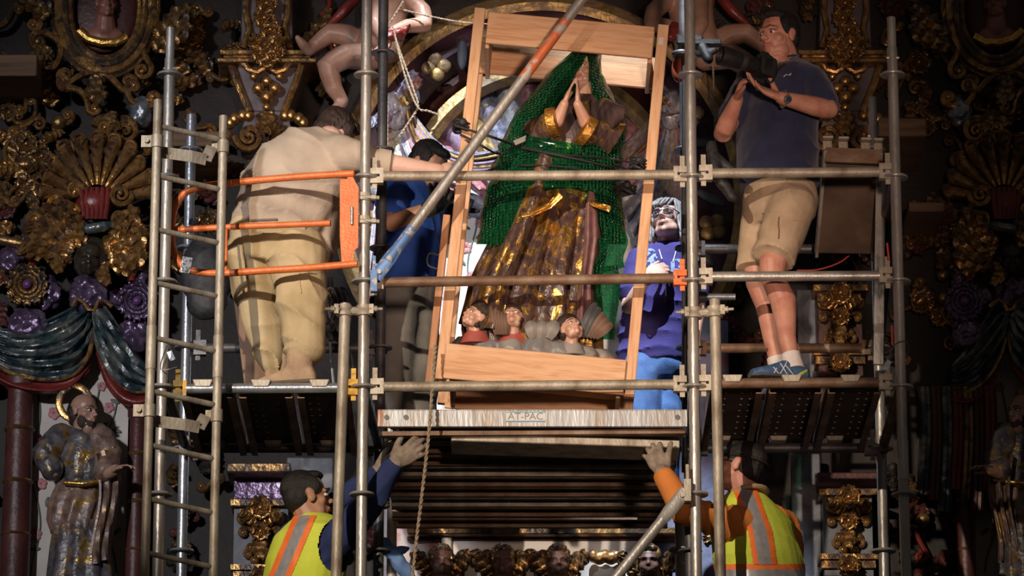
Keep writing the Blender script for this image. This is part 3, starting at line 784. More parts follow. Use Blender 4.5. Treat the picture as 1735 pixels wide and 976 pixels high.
    # socks and running shoes
    blue = M('blue shoe mesh', [(.3, (.02, .06, .15)), (.7, (.06, .14, .28))], 60, .6, 0, .4, 200)
    sock = M('white sock', [(.62, .56, .54), (.72, .67, .65)], 40, .9, 0, .3, 200)
    lime = M('lime shoe flash', [(.50, .58, .05), (.62, .70, .08)], 20, .5)
    for kn, an, dd, who in ((knN, anN, td, 0), (knF, anF, V((-.9, .1, 0)), 1)):
        u = (kn - an).normalized()
        build(MB().tube([an - u * .045, an - u * .0, an + u * .035], [.053, .046, .045], 16), 'sock', sock, t)
        m = MB(); d, s2, zb = foot(m, an, dd, 1.05, zdk, .05, .28)
        m = m.remesh(.006, 2); sh = build(m, 'running_shoe', blue, t)
        so2 = MB(); so2.loft([(an + d * tt + V((0, 0, zb + .012 - an.z)), s2 * w, V((0, 0, .012)), .8) for tt, w in ((-.088, .03), (-.06, .044), (.02, .05), (.12, .056), (.17, .05), (.212, .022))], 16)
        build(so2, 'sole', M('dark sole rubber', [(.05, .055, .06), (.08, .085, .09)], 20, .7), sh)
        if who == 0:
            for (x0, y0), (x1, y1) in (((1318, 640), (1334, 612)), ((1326, 641), (1310, 622)), ((1338, 641), (1322, 616)), ((1349, 641), (1330, 618)), ((1306, 641), (1316, 624))):
                pts = [hit(m, x0 + (x1 - x0) * k / 6, y0 + (y1 - y0) * k / 6, .002) for k in range(7)]
                pts = [z for z in pts if z]
                if len(pts) > 2: build(MB().tube(pts, .0022, 6), 'lace', sock, sh)
            for (x0, y0), (x1, y1) in (((1346, 640), (1371, 626)),):
                pts = [hit(m, x0 + (x1 - x0) * k / 6, y0 + (y1 - y0) * k / 6, .002) for k in range(7)]
                pts = [z for z in pts if z]
                if len(pts) > 2: build(MB().tube(pts, .008, 6, flat=.5), 'side_flash', lime, sh)
    # wrist watch
    ax = (elN - wrN).normalized(); c0 = wrN.lerp(elN, .06); a = ax.orthogonal().normalized(); bb = ax.cross(a); wt = MB()
    w = thing('wrist_watch', 'steel wrist watch on the photographer', 'watch', c0)
    chrome = M('polished steel', [(.5, .5, .5), (.62, .62, .62)], 30, .25, .9)
    wt.tube([c0 + (a * math.cos(k * PI / 12) + bb * math.sin(k * PI / 12)) * .0365 for k in range(24)], .009, 8, closed=True, flat=.5)
    build(wt, 'bracelet', chrome, w)
    dv = V((.1, -1, -.35)); dv = (dv - ax * dv.dot(ax)).normalized()
    build(MB().lathe([(.019, 0), (.021, .004), (.019, .009)], c0 + dv * .034, dv, 18), 'case', chrome, w)
    build(MB().lathe([(.014, 0), (.014, .0015)], c0 + dv * .0432, dv, 16), 'dial', M('dark dial', [(.03, .03, .05), (.05, .05, .08)], 30, .3), w)
    # camera
    blk = M('camera black', [(.008, .008, .009), (.018, .018, .02)], 60, .45, 0, .3, 300)
    cm = thing('camera', 'black camera with a large lens in the hands of the photographer', 'camera', W(1285, 132, -.04))
    o = W(1290, 114, -.03); la = (W(1222, 94, -.12) - o).normalized(); up = V((0, 0, 1)); up = (up - la * up.dot(la)).normalized(); sx = la.cross(up); R = Matrix((la, sx, up)).transposed()
    q = MB(); q.box(o, .06, .135, .085, R); q.box(o + up * .052 - la * .005, .05, .06, .04, R); q.box(o - la * .012 + sx * .05 - up * .01, .075, .035, .09, R); q.box(o - la * .012 - sx * .05 - up * .01, .075, .035, .09, R)
    build(q, 'camera_body', blk, cm, bevel=.010)
    ln = build(MB().lathe([(.030, .02), (.036, .03), (.036, .07), (.039, .075), (.039, .12), (.041, .125), (.047, .19), (.047, .215), (.040, .215), (.038, .19)], o, la, 22), 'lens', blk, cm)
    build(MB().lathe([(.0395, .085), (.0405, .088), (.0405, .108), (.0395, .111)], o, la, 22), 'focus_ring', M('rubber ring', [(.015, .015, .015), (.025, .025, .025)], 60, .7), ln)
    build(MB().lathe([(.013, 0), (.013, .012), (.010, .014)], o + up * .045 + sx * .045, up, 14), 'dial', blk, cm)
    build(MB().tube(smooth_path([o + sx * .066 + up * .03, W(1305, 140, -.02), W(1318, 118, .03), W(1330, 108, .2)], 5), .007, 6, flat=.3), 'neck_strap', blk, cm)
photographer()

# ------------------------------------------------------------------ the bent-over man in khaki on the left-hand deck
def bent_man():
    t = thing('person', 'man in khaki shirt and trousers bending over behind the orange gate', 'person', W(490, 655, .25))
    shirt = M('khaki shirt cotton', [(.3, (.40, .32, .25)), (.7, (.52, .43, .34))], 8, .9, 0, .3, 160)
    trou = M('straw work trousers', [(.3, (.38, .29, .15)), (.5, (.50, .39, .22)), (.8, (.56, .45, .27))], 5, .9, 0, .3, 180)
    k = .95; zdk = zd + .004
    up = (W(562, 238, .34) - W(455, 405, .30)).normalized(); sd = V((.80, 0, -.60)); sd = (sd - up * sd.dot(up)).normalized(); fr = sd.cross(up)
    C = [(W(462, 422, .30), .20, .15), (W(466, 385, .30), .215, .16), (W(482, 342, .30), .225, .155), (W(508, 300, .31), .225, .15), (W(530, 268, .33), .20, .135), (W(548, 246, .35), .14, .105), (W(560, 232, .36), .08, .075)]
    hC = W(567, 232, .50); hR = basis((.66, .50, -.56), (.60, .1, .8))
    shR = W(588, 262, .22); elR = W(645, 276, .10); wrR = W(742, 289, .12)
    shL = W(548, 262, .50); elL = W(578, 352, .55); wrL = W(557, 428, .45)
    hipL, knL, anL = W(428, 425, .34), W(444, 535, .40), W(470, 632, .42)
    hipR, knR, anR = W(502, 425, .26), W(512, 530, .16), W(508, 622, .10)
    b = MB(); torso(b, [(c, w * .88, d * .88) for c, w, d in C], sd, fr)
    P = head(b, hC, hR, 1.02); b.limb([P(0, -.02, -.05), W(558, 236, .38)], [.058, .066])
    b.limb([shR, elR, elR.lerp(wrR, .3), wrR], [.058, .046, .047, .032], 14); b.limb([shL, elL, wrL], [.058, .045, .031], 14)
    d = (wrR - elR).normalized(); z = V((0, -1, .25)); z = (z - d * z.dot(d)).normalized(); x = d.cross(z); hand(b, wrR, Matrix((x, d, z)).transposed(), 1 if x.z > 0 else -1, (40, 45, 35), 1.02)
    d = (wrL - elL).normalized(); z = V((.9, -.3, 0)); z = (z - d * z.dot(d)).normalized(); x = d.cross(z); hand(b, wrL, Matrix((x, d, z)).transposed(), 1, (30, 40, 30))
    for h, kn, an in ((hipL, knL, anL), (hipR, knR, anR)): b.limb([h, kn, kn.lerp(an, .35), an], [.085, .062, .06, .042], 14)
    b = b.remesh(.006, 3); build(b, 'body', skin_b, t)
    hair_cap(P, hR, 1.02, t, hair_brown, drop=.01, amp=.006)
    build(MB().ell(P(-.083, -.008, -.004), (.010, .022, .032), hR), 'reddened_ear', M('red ear skin', [(.55, .12, .10), (.62, .2, .16)], 40, .5), t)
    s = MB(); torso(s, [(c, w + .008, dd + .012) for c, w, dd in C[:-1]] + [(W(560, 232, .36), .085, .08)], sd, fr)
    s.limb([W(545, 256, .34), shR, shR.lerp(elR, .5), elR, W(652, 276, .10)], [.10, .086, .074, .062, .060], 18)
    s.limb([W(535, 268, .45), shL, elL, elL.lerp(wrL, .7)], [.095, .082, .064, .055], 16)
    # loose front of the shirt hanging down
    s.loft([(W(548, 300, .38), V((.10, 0, .02)), V((0, .13, 0))), (W(553, 350, .38), V((.085, 0, 0)), V((0, .14, 0))), (W(550, 400, .38), V((.066, 0, 0)), V((0, .12, 0))), (W(546, 436, .38), V((.05, 0, 0)), V((0, .10, 0)))], 22)
    s = s.remesh(.009, 5)
    s.displace(creases(.018, (.5, .3, .8), 22, 5)); renorm(s); so = build(s, 'shirt', shirt, t)
    cf = MB(); ax = (wrR - elR).normalized(); a = ax.orthogonal().normalized(); bb = ax.cross(a); c0 = W(650, 277, .10)
    cf.loft([(c0 - ax * .03, a * .064, bb * .064), (c0 - ax * .028, a * .070, bb * .070), (c0 + ax * .03, a * .066, bb * .066), (c0 + ax * .032, a * .05, bb * .05)], 20)
    build(cf, 'rolled_cuff', shirt, so)
    hem = [hit(s, x, y, .004) for x, y in ((392, 377), (410, 376), (430, 374), (450, 373), (470, 372))]
    hem = [z for z in hem if z]
    if len(hem) > 2: build(MB().tube(hem, .006, 6), 'hem', M('dark hem', [(.16, .12, .09), (.2, .15, .11)], 20, .9), so)
    q = MB(); torso(q, [(W(466, 372, .30), .205, .155), (W(463, 400, .30), .218, .165), (W(462, 430, .30), .21, .155), (W(462, 450, .30), .17, .13)], V((.97, -.1, -.2)), V((.1, .97, 0)))
    q.limb([hipL, knL, W(462, 612, .40)], [.135, .102, .070], 18); q.limb([hipR, knR, W(516, 592, .12)], [.142, .112, .090], 18)
    for c, w in ((W(514, 580, .12), .100), (W(513, 594, .12), .104)): q.ell(c, (w, .09, .03))
    q = q.remesh(.009, 4); q.displace(creases(.018, (.45, .2, .85), 22, 12)); renorm(q); qo = build(q, 'trousers', trou, t)
    for pts in (((508, 463), (520, 462), (534, 464)), ((508, 463), (508, 480), (510, 497))):
        z = [hit(q, x, y, .003) for x, y in pts]; z = [w for w in z if w]
        if len(z) > 2: build(MB().tube(z, .0035, 6), 'pocket_seam', trou, qo)
    tan = M('tan suede', [(.36, .24, .15), (.48, .34, .22)], 20, .9, 0, .4, 90)
    for an, d, zz in ((anL, V((.2, .9, 0)), .42), (anR, V((-.85, .25, 0)), .10)):
        m = MB(); dd, s2, zb = foot(m, an + V((0, 0, .01)), d, 1.08, zdk, .055, .29); m.limb([an + V((0, 0, .06)), an - V((0, 0, .03))], [.062, .060], 16)
        m = m.remesh(.008, 3); sh = build(m, 'work_boot', tan, t)
        so2 = MB(); so2.loft([(an + dd * tt + V((0, 0, zb + .014 - an.z)), s2 * w, V((0, 0, .015)), .8) for tt, w in ((-.09, .03), (-.06, .048), (.02, .054), (.12, .060), (.17, .055), (.216, .03))], 16)
        build(so2, 'sole', M('boot sole', [(.10, .075, .05), (.15, .11, .08)], 20, .8), sh)
bent_man()

# ------------------------------------------------------------------ the man in the blue shirt behind the crate
def blue_man():
    t = thing('person', 'dark-haired man in a bright blue T-shirt and grey trousers behind the crate', 'person', W(690, 860, 1.45))
    Y = 1.45; zk = ZDECK + .004
    blue = M('royal blue jersey', [(.3, (.012, .055, .30)), (.7, (.025, .10, .46))], 8, .85, 0, .25, 200)
    grey = M('grey trousers', [(.3, (.15, .145, .13)), (.7, (.23, .22, .20))], 8, .9, 0, .25, 180)
    f = V((.85, -.5, 0)).normalized(); sd = V((-f.y, f.x, 0))
    C = [(W(690, 500, Y), .165, .125), (W(690, 460, Y), .165, .13), (W(692, 410, Y), .175, .135), (W(696, 365, Y), .19, .135), (W(700, 330, Y), .185, .12), (W(706, 305, Y), .12, .09), (W(710, 295, Y), .065, .065)]
    hC = W(724, 282, 1.36); hR = basis((.62, -.50, -.62), (.35, -.2, .9))
    shN = W(662, 332, 1.30); elN = W(664, 378, 1.12); wrN = W(742, 348, 1.06); shF = W(735, 328, 1.6); elF = W(766, 400, 1.45); wrF = W(768, 352, 1.2)
    hips = [(W(672, 500, 1.38), W(672, 640, 1.36), W(672, 800, 1.45)), (W(708, 500, 1.52), W(712, 640, 1.42), W(712, 800, 1.5))]
    b = MB(); torso(b, [(c, w * .9, d * .9) for c, w, d in C], sd, f); P = head(b, hC, hR, 1.0); b.limb([P(0, -.02, -.05), W(710, 305, 1.42)], [.058, .065])
    b.limb([shN, elN, wrN], [.056, .046, .031], 14); b.limb([shF, elF, wrF], [.055, .044, .031], 14)
    for h, kn, an in hips: b.limb([h, kn, an], [.08, .06, .042], 14); foot(b, V((an.x, an.y, zk + .075)), V((.3, -.9, 0)), 1, zk)
    b = b.remesh(.007, 3); build(b, 'body', skin_c, t)
    hair_cap(P, hR, 1.0, t, hair_black, extra=[((0, .03, .10), (.055, .05, .02))])
    s = MB(); torso(s, [(c, w + .012, d + .012) for c, w, d in C[:-1]] + [(W(710, 300, Y), .075, .072)], sd, f)
    s.limb([W(692, 325, 1.42), shN, shN.lerp(elN, .7)], [.095, .078, .074], 16); s.limb([W(712, 325, 1.5), shF, shF.lerp(elF, .5)], [.09, .075, .07], 16)
    s = s.remesh(.01, 5); s.displace(creases(.010, (.7, .3, .5), 26, 21)); build(s, 't_shirt', blue, t)
    q = MB(); torso(q, [(W(690, 470, Y), .160, .13), (W(690, 505, Y), .175, .14), (W(690, 530, Y), .16, .13)], sd, f)
    for h, kn, an in hips: q.limb([h, kn, V((an.x, an.y, zk + .11))], [.112, .088, .075], 16)
    q = q.remesh(.01, 4); q.displace(creases(.010, (.5, .2, .8), 24, 31)); build(q, 'trousers', grey, t)
    shoe = M('black leather', [(.02, .018, .016), (.035, .03, .028)], 20, .5)
    for h, kn, an in hips:
        m = MB(); foot(m, V((an.x, an.y, zk + .075)), V((.3, -.9, 0)), 1.08, zk, .052, .29); build(m.remesh(.009, 2), 'shoe', shoe, t)
    gl = M('black glove', [(.012, .012, .013), (.025, .025, .028)], 30, .7, 0, .3, 100)
    for wr, el, side in ((wrN, elN, 1), (wrF, elF, -1)):
        g = MB(); d = V((.35, -.6, .3 if side > 0 else .2)).normalized(); z = V((.5, .0, .9)); z = (z - d * z.dot(d)).normalized(); x = d.cross(z)
        hand(g, wr, Matrix((x, d, z)).transposed(), side, (35, 45, 35), 1.12, thick=1.15); g.limb([wr, wr.lerp(el, .2)], [.04, .045])
        build(g.remesh(.005, 2), 'glove', gl, t)
blue_man()

# ------------------------------------------------------------------ the grey-haired woman
def woman():
    t = thing('person', 'grey-haired woman in glasses and purple-blue sweatshirt with a hand on her chest', 'person', W(1115, 870, 1.75))
    Y = 1.75; zk = ZDECK + .004
    purple = M('purple-blue sweatshirt', [(.3, (.035, .028, .15)), (.7, (.06, .05, .24))], 7, .9, 0, .25, 200)
    jean = M('blue denim', [(.3, (.05, .12, .32)), (.7, (.10, .21, .48))], 14, .9, 0, .3, 250)
    f = V((-.35, -.93, 0)).normalized(); sd = V((-f.y, f.x, 0))
    C = [(W(1112, 620, Y), .185, .14), (W(1114, 570, Y), .18, .145), (W(1118, 520, Y), .175, .15), (W(1122, 475, Y), .18, .15), (W(1126, 440, Y), .175, .12), (W(1128, 422, Y), .12, .085), (W(1129, 410, Y), .06, .06)]
    hC = W(1131, 376, 1.70); hR = basis((-.34, -.88, .30), (-.05, .28, .95))
    shR = W(1086, 438, 1.70); elR = W(1066, 520, 1.60); wrR = W(1096, 468, 1.46); shL = W(1170, 438, 1.78); elL = W(1182, 520, 1.78); wrL = W(1172, 600, 1.70)
    legs = [(W(1090, 620, 1.70), W(1090, 720, 1.66), W(1090, 810, 1.7)), (W(1130, 620, 1.78), W(1128, 720, 1.72), W(1128, 812, 1.78))]
    b = MB(); torso(b, [(c, w * .9, d * .9) for c, w, d in C], sd, f); P = head(b, hC, hR, .98, fem=1); b.limb([P(0, -.02, -.05), W(1129, 416, Y)], [.055, .060])
    b.limb([shR, elR, wrR], [.05, .042, .028], 12); b.limb([shL, elL, wrL], [.05, .042, .028], 12)
    d = (W(1140, 448, 1.50) - wrR).normalized(); z = V((.1, -.9, .3)); z = (z - d * z.dot(d)).normalized(); x = d.cross(z)
    hand(b, wrR, Matrix((x, d, z)).transposed(), 1 if x.z > 0 else -1, (28, 30, 22), .98, (.45, .85, -.2))
    for h, kn, an in legs: b.limb([h, kn, an], [.08, .058, .04], 12); foot(b, V((an.x, an.y, zk + .07)), V((-.3, -.9, 0)), .9, zk)
    b = b.remesh(.0052, 5); build(b, 'body', skin_b, t)
    face_bits(P, hR, .98, t, brow=M('grey brow', [(.28, .26, .25), (.36, .34, .33)], 50, .8), gaze=(.3, .5), lips=M('pale lips', [(.5, .22, .2), (.58, .28, .25)], 30, .5))
    build(MB().limb([P(-.014, .094, -.061), P(0, .098, -.0605), P(.014, .094, -.061)], [.0025, .0036, .0025], 6), 'teeth', eye_white, t)
    # bobbed hair in locks
    hm = M('grey hair', [(.3, (.12, .12, .13)), (.6, (.30, .30, .31)), (.8, (.45, .45, .46))], 40, .55, 0, .4, 120, (2, 2, .5))
    rnd = random.Random(4); q = MB()
    E = lambda c, r: q.ell(P(*c), r, hR)
    E((0, -.03, .045), (.082, .095, .08)); E((0, -.06, -.02), (.076, .06, .085))
    for k in range(110):
        a = rnd.uniform(-2.55, 2.55); top = P(math.sin(a) * .03, -.02 + math.cos(a) * .05, .118)
        sn, cs = math.sin(a), math.cos(a); fr = abs(a) < .75
        L = rnd.uniform(.045, .065) if fr else rnd.uniform(-.135, -.085)
        m1 = P(sn * .080, -.014 + cs * .098, .085); 
        if fr: m2 = P(sn * .083 + .02, -.008 + cs * .099, .062); e = P(sn * .086 + .035, -.004 + cs * .095, L)
        else: m2 = P(sn * .092, -.02 + cs * .088, -.01); e = P(sn * (.090 + rnd.uniform(-.01, .016)), -.02 + cs * .080, L)
        pts = smooth_path([top, m1, m2, e], 4); r = rnd.uniform(.006, .010)
        q.tube(pts, [r * .6] + [r] * (len(pts) - 3) + [r * .7, r * .2], 6)
    build(q, 'hair', hm, t)
    # glasses
    gm = M('dark purple spectacle frame', [(.02, .015, .05), (.04, .03, .09)], 20, .3); g = thing('eyeglasses', 'dark-rimmed glasses on the grey-haired woman', 'glasses', P(0, .10, 0))
    for k in (-1, 1):
        q = MB(); pts = [P(k * .033 + .027 * math.copysign(abs(math.cos(a)) ** .6, math.cos(a)), .099 - abs(k * .033 + .027 * math.cos(a)) * .18, -.002 + .017 * math.copysign(abs(math.sin(a)) ** .6, math.sin(a))) for a in [i * PI / 10 for i in range(20)]]
        q.tube(pts, .0028, 6, closed=True); fr = build(q, 'rim', gm, g)
        build(MB().tube([P(k * .060, .088, .005), P(k * .078, .04, .006), P(k * .080, -.02, .004)], .0028, 6), 'temple', gm, g)
        lens = MB(); n = len(pts); c = sum(pts, V((0, 0, 0))) / n; lens.add([c + (p - c) * .97 for p in pts] + [c + (p - c) * .97 + hR @ V((0, .0015, 0)) for p in pts], [tuple(range(n - 1, -1, -1)), tuple(range(n, 2 * n))] + [(i, (i + 1) % n, n + (i + 1) % n, n + i) for i in range(n)])
        build(lens, 'lens', M('spectacle glass', [(.9, .9, .92), (.95, .95, .96)], 2, .05, trans=1.0), fr)
    build(MB().tube([P(-.008, .098, .004), P(0, .101, .007), P(.008, .098, .004)], .0025, 6), 'bridge', gm, g)
    s = MB(); torso(s, [(c, w + .014, d + .014) for c, w, d in C[:-1]] + [(W(1129, 414, Y), .078, .072)], sd, f)
    s.limb([W(1105, 440, 1.75), shR, shR.lerp(elR, .75)], [.085, .07, .072], 16); s.limb([W(1150, 440, 1.77), shL, shL.lerp(elL, .75)], [.085, .07, .072], 16)
    s = s.remesh(.009, 4)
    def ff(p, n, g=creases(.013, (.25, .1, .95), 30, 41)): return g(p, n) * (1.0 if pix(p)[1] > 480 else .35)
    s.displace(ff); renorm(s); so = build(s, 'sweatshirt', purple, t)
    rnd = random.Random(9); bl = M('pale blue print', [(.16, .26, .62), (.30, .42, .78)], 60, .8)
    def spots(cx, cy, rx, ry, sc):
        return lambda x, y, n, c: n.y < -.1 and ((x - cx) / rx) ** 2 + ((y - cy) / ry) ** 2 < 1 and noise.noise(V((x * .16, y * .16, sc))) > -.05
    for a in ((1096, 438, 17, 20, 1.0), (1147, 458, 12, 20, 5.0)):
        pt = patch(s, spots(*a), .002)
        if pt.f: build(pt, 'flower_print', bl, so)
    lan = MB(); 
    for px in ((1117, 424, 1122, 440), (1146, 424, 1140, 445)):
        z = [hit(s, px[0] + (px[2] - px[0]) * k / 4, px[1] + (px[3] - px[1]) * k / 4, .004) for k in range(5)]; z = [w for w in z if w]
        if len(z) > 2: lan.tube(z, .003, 6)
    z = [hit(s, 1128, 478 + 6 * k, .004) for k in range(5)]; lan.tube([w for w in z if w], .003, 6)
    n = thing('lanyard', 'white cord lanyard with a small black fob on the woman', 'lanyard', W(1128, 505, 1.58)); build(lan, 'cord', M('white cord', [(.6, .6, .6), (.7, .7, .7)], 20, .8), n)
    z = hit(s, 1127, 508, .008); build(MB().box(z, .022, .012, .034), 'fob', black_web, n, bevel=.003)
    q = MB(); torso(q, [(W(1112, 600, Y), .175, .135), (W(1112, 630, Y), .18, .14), (W(1112, 650, Y), .15, .12)], sd, f)
    for h, kn, an in legs: q.limb([h, kn, V((an.x, an.y, zk + .10))], [.098, .075, .066], 16)
    q = q.remesh(.01, 4); q.displace(folds(.009, 7, (1, 1, 1), 51)); build(q, 'jeans', jean, t)
    for h, kn, an in legs:
        m = MB(); foot(m, V((an.x, an.y, zk + .07)), V((-.3, -.9, 0)), .98, zk, .05, .28); build(m.remesh(.009, 2), 'shoe', MATS['black leather'], t)
    ax = (elR - wrR).normalized(); a = ax.orthogonal().normalized(); bb = ax.cross(a); c0 = wrR.lerp(elR, .12)
    br = thing('bracelet', 'thin dark bracelet on the wrist of the grey-haired woman', 'bracelet', c0)
    build(MB().tube([c0 + (a * math.cos(k * PI / 10) + bb * math.sin(k * PI / 10)) * .034 for k in range(20)], .0035, 6, closed=True), 'band', steel_dark, br)
woman()

# ------------------------------------------------------------------ the two hi-vis workers below the middle deck
hv = M('hi-vis yellow mesh', [(.3, (.55, .66, .05)), (.7, (.68, .78, .09))], 8, .8, 0, .3, 260)
hv_or = M('hi-vis orange tape', [(.85, .17, .03), (.95, .22, .05)], 20, .6)
hv_si = M('silver reflective tape', [(.34, .34, .36), (.44, .44, .46)], 30, .4, .3)
glove_m = M('grey work glove', [(.3, (.17, .13, .10)), (.7, (.34, .28, .22))], 24, .9, 0, .4, 120)
def worker_left():
    t = thing('person', 'hi-vis vested worker in navy sleeves pushing a plank up from below', 'person', W(520, 1400, .35))
    navy = M('navy work shirt', [(.3, (.012, .022, .085)), (.7, (.022, .04, .14))], 8, .9, 0, .25, 200)
    Y = .38; f = V((.72, .60, 0)).normalized(); sd = V((-f.y, f.x, 0)); zl = zlow + .004
    C = [(W(506, 1130, Y), .165, .125), (W(508, 1070, Y), .17, .13), (W(512, 1000, Y), .185, .135), (W(520, 945, Y), .195, .13), (W(530, 905, Y), .19, .115), (W(532, 885, Y), .12, .085), (W(530, 872, Y), .065, .065)]
    hC = W(522, 843, .36); hR = basis((.86, .26, .12), (-.1, 0, 1))
    shR = W(572, 915, .26); elR = W(625, 858, .18); wrR = W(668, 786, .12); shL = W(490, 920, .5); elL = W(560, 860, .62); wrL = W(640, 800, .6)
    legs = [(W(492, 1130, .42), W(494, 1290, .40)), (W(522, 1130, .34), W(526, 1290, .32))]
    b = MB(); torso(b, [(c, w * .9, d * .9) for c, w, d in C], sd, f); P = head(b, hC, hR, 1.02); b.limb([P(0, -.02, -.05), W(530, 884, .37)], [.062, .072])
    b.limb([shR, elR, wrR], [.056, .046, .032], 14); b.limb([shL, elL, wrL], [.056, .046, .032], 14)
    for h, kn in legs: b.limb([h, kn, V((kn.x, kn.y + .03, zl + .09))], [.085, .06, .042]); foot(b, V((kn.x, kn.y + .03, zl + .075)), f, 1, zl)
    b = b.remesh(.006, 3); build(b, 'body', skin_c, t)
    hair_cap(P, hR, 1.02, t, hair_black, amp=.002); face_bits(P, hR, 1.02, t)
    s = MB(); torso(s, [(c, w + .006, d + .006) for c, w, d in C[1:-1]], sd, f)
    s.limb([W(540, 915, .34), shR, shR.lerp(elR, .5), elR, elR.lerp(wrR, .92)], [.105, .092, .078, .066, .046], 18)
    s.limb([W(515, 915, .45), shL, elL, elL.lerp(wrL, .92)], [.09, .08, .062, .045], 16)
    s = s.remesh(.009, 4); s.displace(creases(.008, (.6, .2, -.7), 40, 61)); build(s, 'shirt', navy, t)
    v = MB(); torso(v, [(c, w + .022, d + .024) for c, w, d in C[1:5]] + [(W(532, 888, Y), .145, .105), (W(532, 876, Y), .085, .085)], sd, f)
    v = v.remesh(.0052, 7); v.displace(folds(.005, 7, (1, 1, 1), 71)); renorm(v)
    # arm hole: leave the shirt showing through on the near side
    def arm(x, y, n, c): return n.y < .2 and ((x - 572) / 33.) ** 2 + ((y - 925) / 46.) ** 2 < 1
    keep = MB(); keep.v = v.v; keep.nrm = v.nrm
    for fc in v.f:
        c = sum((v.v[i] for i in fc), V((0, 0, 0))) / len(fc); x, y = pix(c)
        if not arm(x, y, v.nrm[fc[0]], c): keep.f.append(fc)
    vo = build(keep, 'safety_vest', hv, t)
    def band(x, y): return (x - 521) - (878 - y) * .42     # distance across the slanting tape
    def cam(n): return n.y < .15
    for nm_, lo, hi, m in (('reflective_tape', -14, 4, hv_si), ('orange_tape', 4, 14, hv_or), ('orange_tape', -24, -14, hv_or)):
        pt = patch(keep, lambda x, y, n, c: cam(n) and lo < band(x, y) <= hi and y > 874, .004)
        if pt.f: build(pt, nm_, m, vo)
    jean = MATS['blue denim']; q = MB(); torso(q, [(c, w + .01, d + .01) for c, w, d in C[:2]], sd, f)
    for h, kn in legs: q.limb([h, kn, V((kn.x, kn.y + .03, zl + .12))], [.105, .085, .07], 14)
    build(q.remesh(.012, 3), 'jeans', jean, t)
    for h, kn in legs: m = MB(); foot(m, V((kn.x, kn.y + .03, zl + .075)), f, 1.08, zl, .054, .29); build(m.remesh(.01, 2), 'boot', MATS['tan suede'], t)
    for wr, el, tgt, Rz in ((wrR, elR, W(712, 754, .10), V((0, -1, -.2))), (wrL, elL, W(690, 768, .5), V((0, -1, 0)))):
        g = MB(); d = (tgt - wr).normalized(); z = (Rz - d * Rz.dot(d)).normalized(); x = d.cross(z)
        hand(g, wr, Matrix((x, d, z)).transposed(), 1 if x.z > 0 else -1, (22, 28, 20), 1.12, thick=1.2, spread=.14); g.limb([wr.lerp(tgt, .05), wr.lerp(el, .16)], [.038, .040])
        build(g.remesh(.0045, 2), 'work_glove', glove_m, t)
worker_left()
